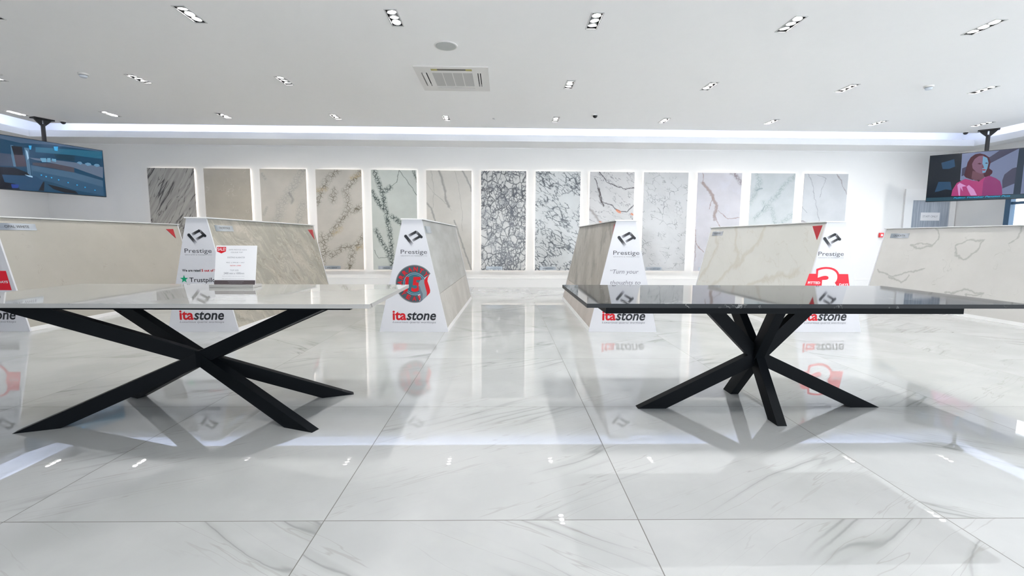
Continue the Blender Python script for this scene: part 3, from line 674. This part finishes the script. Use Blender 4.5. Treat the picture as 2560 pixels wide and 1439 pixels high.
calw = stone('cream_white_marble_grey_veins', (.59, .58, .56), [
    dict(t='line', pts=[[(2.0, 1.26), (1.9, 1.12), (1.95, 1.0), (2.15, .96), (2.35, .98), (2.15, 1.04), (1.95, 1.0)], [(1.55, .86), (1.4, .80), (1.25, .92), (1.2, 1.08), (1.42, 1.10), (1.58, 1.0), (1.55, .86)], [(2.85, .55), (2.5, .45), (2.2, .55), (1.95, .62)], [(1.5, .30), (1.2, .38), (.95, .36), (1.2, .30), (1.1, .2)], [(.75, 1.25), (.78, 1.1), (.85, 1.05)], [(2.6, .45), (2.3, .38), (2.2, .5)]], r=.022, c=(.36, .36, .34), a=.75, warp=[(4., .07), (14., .025)]),
    dict(t='ridge', scale=1.8, w=.006, c=(.42, .42, .40), a=.6, warp=[(3., .12)], mask=(2., .5, .6))], 61., axes='yz', rough=.2, cloud=.03)

def front_days(ep, dx=0.):
    m = MB(); m.flat([(-.2535+dx, .6865), (.2045+dx, .6835), (.245+dx, .468), (-.3175+dx, .468)], -.0010); m.build('red_band', RED2, ep)
    txt(ep, '3', -.185+dx, .110+dx, .372, .765, RED2, 0, .055, 'numeral_outline', -.0013)
    txt(ep, '3', -.160+dx, .085+dx, .400, .742, WHITEP, 0, .045, 'numeral', -.0017)
    txt(ep, 'FITTED', -.262+dx, -.118+dx, .5665, .596, WHITEP, 0, .03, y=-.0021)
    txt(ep, 'DAYS', .108+dx, .215+dx, .546, .574, WHITEP, 0, .03, y=-.0021)
def front_rated(ep):
    txt(ep, 'We are rated', -.1914, .0125, .6825, .7112, INK, 0, .022)
    txt(ep, '5 out of 5', .024, .1835, .6825, .7112, RED, 0, .022)
    m = MB(); c = (-.175, .598); R = .047
    pts = [(c[0]+(R if k % 2 == 0 else R*.40)*math.cos(math.pi/2+k*math.pi/5), c[1]+(R if k % 2 == 0 else R*.40)*math.sin(math.pi/2+k*math.pi/5)) for k in range(10)]
    for k in range(10): m.flat([c, pts[k], pts[(k+1) % 10]], -.0012)
    m.build('star', GREEN, ep)
    txt(ep, 'Trustpilot', -.1169, .205, .5488, .6161, INK, 0, .008)
def ring(m, c, r0, r1, y, mi, a0=0., a1=2*math.pi, n=48):
    for k in range(n):
        t0 = a0+(a1-a0)*k/n; t1 = a0+(a1-a0)*(k+1)/n
        if r0 <= 0: m.flat([c, (c[0]+r1*math.cos(t0), c[1]+r1*math.sin(t0)), (c[0]+r1*math.cos(t1), c[1]+r1*math.sin(t1))], y, mi)
        else: m.flat([(c[0]+r0*math.cos(t0), c[1]+r0*math.sin(t0)), (c[0]+r1*math.cos(t0), c[1]+r1*math.sin(t0)), (c[0]+r1*math.cos(t1), c[1]+r1*math.sin(t1)), (c[0]+r0*math.cos(t1), c[1]+r0*math.sin(t1))], y, mi)
BG1 = plain('badge_slate', (.055, .085, .105), .4); BG2 = plain('badge_grey_rim', (.20, .20, .21), .4); BG3 = plain('badge_light_blue', (.20, .36, .43), .4)
BG4 = plain('badge_deep_blue', (.015, .09, .17), .4); BG5 = plain('badge_teal', (.03, .14, .18), .4); BG6 = plain('ribbon_grey', (.24, .30, .34), .4); BG7 = plain('ribbon_blue_grey', (.13, .17, .22), .4)
def front_warranty(ep):
    c = (.018, .553); R = .2165; y = -.0010
    m = MB(); A0, A1 = math.radians(32.6), math.radians(285); ring(m, c, R*.95, R, y, 1, A0, A1); ring(m, c, R*.55, R*.952, y-.0002, 0, A0, A1)
    ring(m, c, R*.56, R*.60, y-.0005, 2); ring(m, c, R*.52, R*.56, y-.0005, 3); ring(m, c, R*.49, R*.52, y-.0005, 2); ring(m, c, 0, R*.49, y-.0005, 4)
    bd = m.build('badge', [BG1, BG2, BG3, BG4, BG5], ep); bd['label'] = 'round dark badge with red lettering'
    # lettering on the arc
    mm = MB()
    def arc(word, r, ac, step, h, w, flip=False):
        n = len(word)
        for k, ch in enumerate(word):
            t = ac+(-(k-(n-1)/2)*step if not flip else (k-(n-1)/2)*step)
            vs, fs = text_mesh(ch, -w/2, w/2, -h/2, h/2, 0, 0, .04)
            q = t-math.pi/2 if not flip else t+math.pi/2
            mm.add([(c[0]+r*math.cos(t)+x*math.cos(q)-z*math.sin(q), y-.0012, c[1]+r*math.sin(t)+x*math.sin(q)+z*math.cos(q)) for (x, _, z) in vs], fs)
    arc('WARRANTY', R*.775, math.radians(119), math.radians(22.5), R*.25, R*.22)
    arc('YEAR', R*.775, math.radians(-104), math.radians(24), R*.24, R*.21, True)
    mm.build('lettering', RED, bd)
    txt(bd, '15', c[0]-R*.55, c[0]+R*.33, c[1]-R*.42, c[1]+R*.37, RED, .12, .035, 'numeral', y-.0014)
    # wavy ribbon over the right side
    from mathutils.geometry import tessellate_polygon as tess
    def shape(pts, mat, yy, nm):
        m = MB()
        for tri in tess([[Vector((x, z, 0)) for x, z in pts]]): m.flat([pts[i] for i in tri], yy)
        m.build(nm, mat, bd)
    shape([(0.1335, 0.6056), (0.128, 0.5643), (0.1404, 0.5147), (0.1559, 0.4526), (0.1533, 0.4111), (0.0721, 0.3402), (0.0829, 0.3735), (0.0818, 0.4358), (0.0662, 0.4855), (0.0608, 0.531), (0.0675, 0.5723), (0.0843, 0.5951), (0.1131, 0.6055)], BG6, y-.0016, 'ribbon')
    shape([(0.0818, 0.4358), (0.0662, 0.4855), (0.0608, 0.531), (0.0780, 0.525), (0.0860, 0.487), (0.1080, 0.440), (0.1040, 0.3680), (0.0721, 0.3402), (0.0829, 0.3735)], BG7, y-.0018, 'ribbon')
    shape([(0.1907, 0.6634), (0.1685, 0.6222), (0.1639, 0.585), (0.1816, 0.5314), (0.194, 0.4818), (0.1908, 0.4527), (0.1533, 0.4111), (0.1559, 0.4526), (0.1404, 0.5147), (0.128, 0.5643), (0.1285, 0.5973), (0.1502, 0.6303)], RED, y-.0017, 'ribbon')
def front_turn(ep):
    txt(ep, '\u201cTurn your', -.1629, .1616, .6630, .7255, INK4, .25, 0)
    txt(ep, 'thoughts to', -.1595, .1878, .5400, .6006, INK4, .25, 0)
    txt(ep, 'stone\u201d', -.09, .11, .4300, .4750, INK4, .25, 0)
def front_none(ep): pass

s1 = stand(-5.714, 0, 'white display stand with cream flecked slab, cut by the left edge of the photo', {1: [(.045, ZT-.004, opal)], -1: [(.045, ZT-.004, conc)]}, front_days)
side_tag(s1, 1, .02, .46, 1.137, 1.214, 'OPAL WHITE'); side_tri(s1, 1, [(2.63, 1.195), (2.80, 1.20), (2.80, 1.045)])
s2 = stand(-3.389, 0, 'white display stand with beige-green flowing slab and a green star on its end', {1: [(.045, ZT-.004, taj)], -1: [(.045, ZT-.004, opal)]}, front_rated, -.015)
side_tag(s2, 1, .12, .47, 1.137, 1.206, 'TAJ ROYALE'); side_tri(s2, 1, [(2.67, 1.20), (2.86, 1.203), (2.84, 1.038)])
s3 = stand(-1.005, -.028, 'white display stand with grey concrete-look slabs and a round red and slate badge', {1: [(.045, .435, conc2), (.438, ZT-.004, conc)], -1: [(.045, ZT-.004, taj)]}, front_warranty)
side_tag(s3, 1, .10, .43, 1.13, 1.209, '')
s4 = stand(1.407, -.026, 'white display stand with taupe travertine slab and an italic quotation on its end', {-1: [(.045, .36, trav2), (.363, ZT-.004, trav)], 1: [(.045, ZT-.004, calg)]}, front_turn)
side_tri(s4, -1, [(.075, 1.236), (.021, 1.238), (.021, 1.127)])
s5 = stand(3.83, 0, 'white display stand with ivory slab, red band and large numeral on its end', {-1: [(.045, ZT-.004, calg)], 1: [(.045, ZT-.004, conc)]}, lambda ep: front_days(ep, -.02), -.05)
side_tag(s5, -1, 2.46, 2.84, 1.14, 1.212, 'CALACATTA ORO'); side_tri(s5, -1, [(.235, 1.239), (.066, 1.243), (.088, 1.076)])
s6 = stand(6.99, 0, 'white display stand with cream slab and loose grey veins at the right edge', {-1: [(.045, ZT-.004, calw)], 1: [(.045, ZT-.004, opal)]}, front_none)
side_tag(s6, -1, 2.43, 2.80, 1.117, 1.195, 'CALACATTA')

# ------------------------------------------------------------------ tables
QW = stone('white_quartz_table_stone', (.42, .42, .41), [
    dict(t='ridge', scale=1.1, ang=-12, sx=.6, sy=2.2, w=.010, c=(.33, .32, .30), a=.6, warp=[(2., .2), (9., .03)], mask=(1.5, .46, .58)),
    dict(t='ridge', scale=14, w=.012, c=(.12, .11, .11), a=.7, warp=[(9., .05)], mask=(7., .66, .70))], 71., axes='xt', rough=.03, cloud=.03)
QWE = stone('white_quartz_honed_edge', (.40, .395, .385), [dict(t='ridge', scale=9, w=.03, c=(.10, .09, .09), a=.8, warp=[(9., .05)], mask=(5., .62, .66))], 71., axes='xt', rough=.4, cloud=.03)
QB = stone('black_marble_table_stone', (.012, .014, .017), [
    dict(t='ridge', scale=5., ang=15, sx=1., sy=1.6, w=.008, c=(.55, .55, .55), a=.8, warp=[(5., .12)], mask=(3.5, .52, .62)),
    dict(t='ridge', scale=11., ang=-30, w=.010, c=(.45, .45, .46), a=.6, seed=4, warp=[(7., .08)], mask=(5., .56, .64))], 81., axes='xt', rough=.04, cloud=.2)
def arm(hub, E, zpl, lat_w, vert_w):
    """square tube from the hub to E, cut flush with the horizontal plane zpl"""
    hub = Vector(hub); E = Vector(E); d = (E-hub).normalized()
    s = d.cross(Vector((0, 0, 1))).normalized(); n = s.cross(d).normalized()
    A = []; B = []
    for a, b in ((-1, -1), (1, -1), (1, 1), (-1, 1)):
        o = hub+s*(a*lat_w/2)+n*(b*vert_w/2)
        A.append(o-d*.012); tt = (zpl-o.z)/d.z; B.append(o+d*tt)
    m = MB(); m.add([tuple(v) for v in A+B], [(0, 1, 2, 3), (7, 6, 5, 4), (0, 4, 5, 1), (1, 5, 6, 2), (2, 6, 7, 3), (3, 7, 4, 0)])
    return m
def table(name, cx, cy, L, W, zt, th, mat, emat, label, feet, tops, hub, apron, az):
    r = empty(name, (cx, cy, 0)); tag(r, label, 'table')
    top = MB(); a, b = L/2, W/2; z0 = zt-th
    top.add([(-a, -b, z0), (a, -b, z0), (a, b, z0), (-a, b, z0), (-a, -b, zt), (a, -b, zt), (a, b, zt), (-a, b, zt)], [(4, 5, 6, 7), (3, 2, 1, 0)], 0)
    for f in ((0, 1, 5, 4), (1, 2, 6, 5), (2, 3, 7, 6), (3, 0, 4, 7)): top.f.append(list(f)); top.m.append(1)
    top.build('tabletop', [mat, emat], r)
    ax, ay, aw, al = apron
    m = MB(); z0, z1 = az, zt-th; w = .05
    m.box(ax-al/2, ax+al/2, ay-aw/2, ay-aw/2+w, z0, z1); m.box(ax-al/2, ax+al/2, ay+aw/2-w, ay+aw/2, z0, z1)
    m.box(ax-al/2, ax-al/2+w, ay-aw/2+w, ay+aw/2-w, z0, z1); m.box(ax+al/2-w, ax+al/2, ay-aw/2+w, ay+aw/2-w, z0, z1)
    m.box(ax-.05, ax+.05, ay-aw/2+w, ay+aw/2-w, z0, z1)
    m.build('support_frame', STEEL, r)
    for f in feet: arm(hub, (f[0], f[1], 0), 0.0, .055, .080).build('leg', STEEL, r)
    for f in tops: arm(hub, (f[0], f[1], az), az+.002, .055, .080).build('leg', STEEL, r)
    h = hub; MB().box(h[0]-.035, h[0]+.035, h[1]-.035, h[1]+.035, h[2]-.05, h[2]+.05).build('leg_joint', STEEL, r)
    return r
QBE = stone('black_marble_honed_edge', (.012, .014, .017), [dict(t='ridge', scale=11., w=.02, c=(.35, .35, .35), a=.7, warp=[(7., .06)], mask=(4., .54, .62))], 83., axes='xt', rough=.4, cloud=.2, spec=.3)
zt = .738
table('dining_table', -1.817, 2.832, 2.30, 1.0, zt, .022, QW, QWE, 'white quartz topped table on black star-shaped steel legs, at the left',
      [(-.76, -.29), (.69, -.29), (-.68, .27), (.70, .27)], [(-.80, -.27), (.76, -.27), (-.80, .27), (.76, .27)], (-.02, -.012, .335), (.0, -.012, .66, 2.0), .684)
table('dining_table', 1.635, 2.867, 2.38, .985, zt, .022, QB, QBE, 'black marble topped table on black star-shaped steel legs, at the right',
      [(-.675, -.01), (.715, .0), (-.005, .29), (-.005, -.27)], [(-.335, .0), (.325, .0), (-.035, .27), (-.035, -.25)], (-.005, -.005, .335), (-.065, -.04, .68, 2.0), .668)
# price sign on the white table
sx0, sx1 = -1.932, -1.640
sr = empty('price_sign', ((sx0+sx1)/2, 3.09, zt)); tag(sr, 'white printed sale sign in a clear block holder on the white table', 'sign')
MB().box(-.146, .146, -.008, .10, .0005, .020).build('sign_base', plain('frosted_metal_base', (.62, .61, .60), .25, .5), sr, bevel=.002)
bd = MB().box(-.135, .135, 0, .004, 0, .262).build('sign_board', WHITEP, sr, loc=(.006, .022, .020), rot=(-.19, 0, 0))
MB().flat([(-.135, 0), (.135, 0), (.135, .028), (-.135, .028)], -.0006).build('footer_strip', plain('brown_print', (.09, .07, .075), .4), bd)
MB().flat([(-.128, .252), (-.068, .252), (-.068, .222), (-.098, .208), (-.128, .222)], -.0006).build('sale_badge', RED, bd)
txt(bd, 'SALE!', -.124, -.072, .226, .247, WHITEP, 0, .01, y=-.0010)
for body, x0, x1, z0, z1, mt in (('20MM PRESTIGE AQUA', -.050, .070, .228, .237, INK3), ('COLOUR TOP*', -.035, .045, .211, .220, INK3), ('EXISTING ALABASTER', -.055, .060, .176, .186, INK3),
        ('PRICE', -.062, -.036, .143, .150, INK4), ('\u00a31999.00 + VAT', -.030, .058, .143, .150, INK4), ('NOW \u00a3999', -.035, .035, .122, .130, RED), ('TOP SIZE', -.035, .022, .090, .099, INK3),
        ('2400 mm x 1000mm', -.075, .060, .068, .081, INK4), ('Terms and conditions apply, please ask for details', -.085, .062, .053, .057, INK4), ('Offer available while stocks last on selected items', -.085, .062, .036, .040, INK3),
        ('PRESTIGE GRANITE AND MARBLE', -.045, .060, .017, .021, INK3), ('WORKTOPS MADE TO MEASURE', -.038, .050, .007, .011, INK3)):
    txt(bd, body, x0, x1, z0, z1, mt, y=-.0010)

# ------------------------------------------------------------------ televisions
def emis(name, c, s=.42):
    t = NT(name, .12, 0., .5); t.out(tuple(v*.1 for v in c)); t.p.inputs['Emission Color'].default_value = (*c, 1); t.p.inputs['Emission Strength'].default_value = s
    return t.m
def tv(cx, cy, z0, z1, w, ang, x0, label, pics, mats, caption=None, polex=0.):
    """x0: picture x that falls on the centre"""
    r = empty('hanging_television', (cx, cy, z0), ang); tag(r, label, 'television')
    h = z1-z0
    MB().box(-w/2, w/2, -.012, .045, 0, h).build('casing', BLACK, r, bevel=.003)
    m = MB(); m.flat([(-w/2+.008, .012), (w/2-.008, .012), (w/2-.008, h-.008), (-w/2+.008, h-.008)], -.0125, 0)
    for k, (mi, pts) in enumerate(pics):
        q = [(max(-w/2+.008, min(w/2-.008, x-x0)), max(.012, min(h-.008, z-z0))) for x, z in pts]
        # triangulated so concave outlines stay clean
        from mathutils.geometry import tessellate_polygon
        for tri in tessellate_polygon([[Vector((a, b, 0)) for a, b in q]]): m.flat([q[i] for i in tri], -.0127-.00012*k, mi)
    scr = m.build('screen', mats, r)
    if caption:
        (t, ax, bx, az, bz, mt) = caption
        vs, fs = text_mesh(t, ax-x0, bx-x0, az-z0, bz-z0, -.0127-.00012*(len(pics)+2), .3, .02); MB().add(vs, fs).build('caption', mt, scr)
    top = ZC-z0
    MB().box(-.16, .16, .045, .075, h*.35, h*.72).build('wall_bracket', BLACK, r).name = 'mount_bracket'
    MB().cyl((polex, .2), .032, .032, h*.45, top-.10, 20).box(polex-.03, polex+.03, .07, .20, h*.48, h*.60).build('pole', BLACK, r)
    m = MB(); m.box(polex-.15, polex+.15, .13, .27, top-.022, top)
    for s_ in (-1, 1):
        m.slabpoly([(polex+s_*.012, top-.022), (polex+s_*.13, top-.022), (polex+s_*.085, top-.075), (polex+s_*.03, top-.13), (polex+s_*.012, top-.13)], .185, .215)
    m.build('ceiling_plate', BLACK, r)
    return r
RP = {'wall':[(0.467, 2.758), (1.60, 2.767), (1.60, 1.938), (1.071, 1.943), (0.476, 2.249)],
'dark1':[(0.489, 2.476), (0.857, 2.656), (0.969, 2.755), (1.217, 2.769), (0.875, 2.541), (0.492, 2.324)],
'dark2':[(1.062, 2.051), (1.05, 2.198), (1.069, 2.309), (1.162, 2.412), (1.222, 2.428), (1.223, 2.14)],
'post':[(1.218, 2.758), (1.30, 2.768), (1.302, 1.929), (1.21, 1.933)],
'bluep':[(0.18, 2.613), (0.362, 2.665), (0.386, 2.521), (0.297, 2.483), (0.208, 2.491)],
'bluep2':[(0.125, 2.041), (0.164, 2.244), (0.343, 2.23), (0.374, 2.062), (0.283, 2.091), (0.205, 2.06)],
'hair':[(0.526, 2.333), (0.557, 2.586), (0.592, 2.674), (0.647, 2.725), (0.712, 2.735), (0.78, 2.704), (0.842, 2.646), (0.87, 2.553), (0.858, 2.441), (0.907, 2.391), (0.907, 2.346), (0.863, 2.281), (0.806, 2.286), (0.793, 2.344), (0.652, 2.241), (0.554, 2.295)],
'face':[(0.619, 2.544), (0.646, 2.634), (0.7, 2.685), (0.757, 2.69), (0.818, 2.638), (0.842, 2.544), (0.834, 2.443), (0.816, 2.365), (0.76, 2.347), (0.69, 2.388), (0.634, 2.462)],
'faceL':[(0.758, 2.678), (0.818, 2.638), (0.842, 2.544), (0.834, 2.443), (0.812, 2.368), (0.775, 2.362), (0.76, 2.553)],
'neck':[(0.638, 2.416), (0.792, 2.356), (0.808, 2.263), (0.762, 2.209), (0.686, 2.227), (0.632, 2.277)],
'body':[(0.373, 1.954), (0.382, 2.073), (0.433, 2.199), (0.548, 2.273), (0.653, 2.229), (0.737, 2.211), (0.822, 2.285), (0.87, 2.303), (0.962, 2.25), (1.023, 2.189), (1.056, 2.074), (1.073, 1.915)],
'bodyR':[(0.80, 1.93), (0.80, 2.20), (0.822, 2.285), (0.87, 2.303), (0.962, 2.25), (1.023, 2.189), (1.056, 2.074), (1.073, 1.915)],
'hl1':[(0.444, 2.163), (0.476, 2.202), (0.576, 2.13), (0.517, 2.123), (0.533, 2.028), (0.491, 2.113), (0.5, 1.947), (0.477, 1.96)],
'hl2':[(0.577, 2.119), (0.608, 2.151), (0.682, 2.065), (0.734, 1.945), (0.65, 1.945), (0.609, 2.035)],
'lip':[(0.758, 2.422), (0.785, 2.436), (0.824, 2.419), (0.796, 2.401)],
'eye1':[(0.694, 2.543), (0.722, 2.557), (0.753, 2.533), (0.725, 2.525)], 'eye2':[(0.793, 2.544), (0.817, 2.553), (0.839, 2.536), (0.819, 2.529)],
'nose':[(0.765, 2.53), (0.79, 2.46), (0.775, 2.448), (0.755, 2.47)],
'mic':[(0.71, 2.236), (0.731, 2.24), (0.757, 2.223), (0.734, 2.202)],
'strip':[(0.0, 1.935), (1.61, 1.929), (1.61, 1.841), (0.0, 1.845)]}
rc = [(.004, .008, .016), (.14, .17, .28), (.045, .045, .085), (.012, .025, .05), (.012, .05, .11), (.05, .012, .022), (.16, .08, .13), (.12, .26, .40), (.12, .05, .075), (.33, .035, .15), (.52, .24, .48), (.25, .02, .04), (.02, .06, .09), (.21, .025, .13)]
rm = [emis('tv_picture_studio_%d' % k, c) for k, c in enumerate(rc)]
rp = [(1, RP['wall']), (2, RP['dark1']), (2, RP['dark2']), (3, RP['post']), (4, RP['bluep']), (4, RP['bluep2']), (5, RP['hair']), (8, RP['neck']), (6, RP['face']), (7, RP['faceL']), (9, RP['body']), (13, RP['bodyR']), (10, RP['hl1']), (10, RP['hl2']), (11, RP['lip']), (5, RP['eye1']), (5, RP['eye2']), (8, RP['nose']), (5, RP['mic']), (12, RP['strip'])]
wR = 1.61; aR = math.atan2(-.6963, .7175); cR = (8.62+.7175*wR/2, 9.36-.6963*wR/2)
tv(cR[0], cR[1], 1.852, 2.772, wR, aR, wR/2, 'black television hanging from the ceiling at the right, showing a person in a pink top', rp, rm,
   ('Pulling Together Pension Pots', .408, 1.178, 1.890, 1.926, emis('tv_caption_blue', (.02, .36, .62))))
LP = {'top':[(-1.6, 2.75), (-0.002, 2.781), (-0.005, 2.732), (-0.835, 2.72), (-1.255, 2.666), (-1.6, 2.699)],
'band':[(-1.6, 2.45), (-1.397, 2.456), (-1.374, 2.259), (-1.6, 2.234)],
'col1':[(-1.391, 2.607), (-1.358, 2.609), (-1.348, 2.254), (-1.381, 2.25), (-1.396, 2.423)],
'blk':[(-1.382, 2.596), (-1.24, 2.606), (-1.239, 2.462), (-1.361, 2.454)],
'brown':[(-1.361, 2.454), (-1.225, 2.464), (-1.2, 2.276), (-1.348, 2.254)],
'col2':[(-1.214, 2.598), (-1.147, 2.601), (-1.162, 2.41), (-1.153, 2.101), (-1.203, 2.164), (-1.209, 2.42)],
'colh':[(-1.197, 2.567), (-1.172, 2.537), (-1.164, 2.427), (-1.184, 2.39)],
'shelf':[(-1.055, 2.636), (-0.496, 2.692), (-0.013, 2.74), (-0.025, 2.593), (-0.473, 2.59), (-0.796, 2.567), (-1.062, 2.548)],
'hood':[(-0.796, 2.563), (-0.473, 2.586), (-0.49, 2.472), (-0.759, 2.475)],
'ctr':[(-1.167, 2.435), (-0.783, 2.453), (-0.476, 2.456), (-0.02, 2.438), (-0.036, 2.221), (-0.492, 2.351), (-0.803, 2.388), (-1.073, 2.407)],
'brn2':[(-1.119, 2.357), (-0.803, 2.388), (-0.507, 2.358), (-0.507, 2.266), (-0.846, 2.301), (-1.122, 2.313)],
'top2':[(-1.15, 2.309), (-0.507, 2.266), (-0.04, 2.172), (-0.054, 1.886), (-0.666, 2.025), (-1.03, 2.082), (-1.14, 2.103)],
'floor':[(-1.13, 2.217), (-0.54, 2.15), (-0.041, 2.045), (-0.046, 1.877), (-0.517, 1.939), (-0.853, 2.04), (-1.141, 2.086)],
'dk1':[(-1.6, 2.217), (-1.376, 2.234), (-1.189, 2.166), (-1.14, 2.103), (-0.977, 2.035), (-0.997, 1.874), (-1.6, 1.846)],
'sofa':[(-1.541, 2.095), (-1.096, 2.126), (-0.99, 2.051), (-1.075, 1.875), (-1.322, 1.859), (-1.386, 1.963), (-1.519, 1.973)],
'chair':[(-1.439, 1.949), (-1.334, 1.952), (-1.352, 1.89), (-1.431, 1.882)],
'dk2':[(-0.936, 2.004), (-0.85, 1.987), (-0.518, 1.92), (-0.475, 1.868), (-0.693, 1.875), (-0.855, 1.923)],
'white1':[(-1.246, 2.133), (-1.138, 2.121), (-1.14, 2.094), (-1.194, 2.105)],
'lamp1':[(-1.15, 2.644), (-1.108, 2.651), (-1.121, 2.58), (-1.142, 2.577)], 'lamp2':[(-0.793, 2.693), (-0.725, 2.705), (-0.739, 2.622), (-0.784, 2.623)],
's1':[(-1.007, 2.453), (-0.92, 2.467), (-0.919, 2.397), (-0.984, 2.386)], 's2':[(-0.906, 2.469), (-0.854, 2.478), (-0.86, 2.406), (-0.911, 2.398)], 's3':[(-0.84, 2.471), (-0.774, 2.473), (-0.778, 2.418), (-0.836, 2.427)],
'h1':[(-0.46, 2.458), (-0.426, 2.482), (-0.386, 2.484), (-0.364, 2.454), (-0.398, 2.425)], 'h2':[(-0.331, 2.459), (-0.279, 2.486), (-0.23, 2.479), (-0.216, 2.448), (-0.284, 2.419)], 'h3':[(-0.182, 2.453), (-0.145, 2.482), (-0.094, 2.485), (-0.071, 2.45), (-0.133, 2.422)]}
lc = [(.004, .045, .10), (.055, .10, .17), (.045, .065, .11), (.07, .15, .24), (.006, .006, .012), (.055, .04, .055), (.11, .24, .38), (.30, .48, .65), (.012, .11, .19), (.10, .14, .21), (.06, .055, .075), (.045, .11, .19), (.018, .075, .15), (.003, .004, .010), (.008, .05, .12), (.01, .04, .25), (.03, .33, .65), (.12, .30, .45), (.003, .03, .06)]
lm = [emis('tv_picture_kitchen_%d' % k, c) for k, c in enumerate(lc)]
lp_ = [(1, LP['top']), (2, LP['band']), (8, LP['shelf']), (18, LP['hood']), (9, LP['ctr']), (10, LP['brn2']), (11, LP['top2']), (12, LP['floor']), (13, LP['dk1']), (14, LP['sofa']), (15, LP['chair']), (13, LP['dk2']),
       (3, LP['col1']), (4, LP['blk']), (5, LP['brown']), (3, LP['col2']), (7, LP['colh']), (7, LP['white1']), (16, LP['lamp1']), (16, LP['lamp2']), (17, LP['s1']), (17, LP['s2']), (17, LP['s3']), (6, LP['h1']), (6, LP['h2']), (6, LP['h3'])]
for (x, z) in [(-1.013, 2.154), (-0.947, 2.136), (-0.869, 2.126), (-0.766, 2.1), (-0.624, 2.066), (-0.485, 2.037), (-0.358, 2.007), (-0.196, 1.969)]:
    lp_.append((16, [(x-.010, z-.010), (x+.010, z-.010), (x+.010, z+.010), (x-.010, z+.010)]))
aL = math.atan2(.947, .3207); cL = (-7.94-.3207*wR/2, 9.61-.947*wR/2)
tv(cL[0], cL[1], 1.850, 2.765, wR, aL, -wR/2, 'black television hanging from the ceiling at the left, showing a blue kitchen picture', lp_, lm)
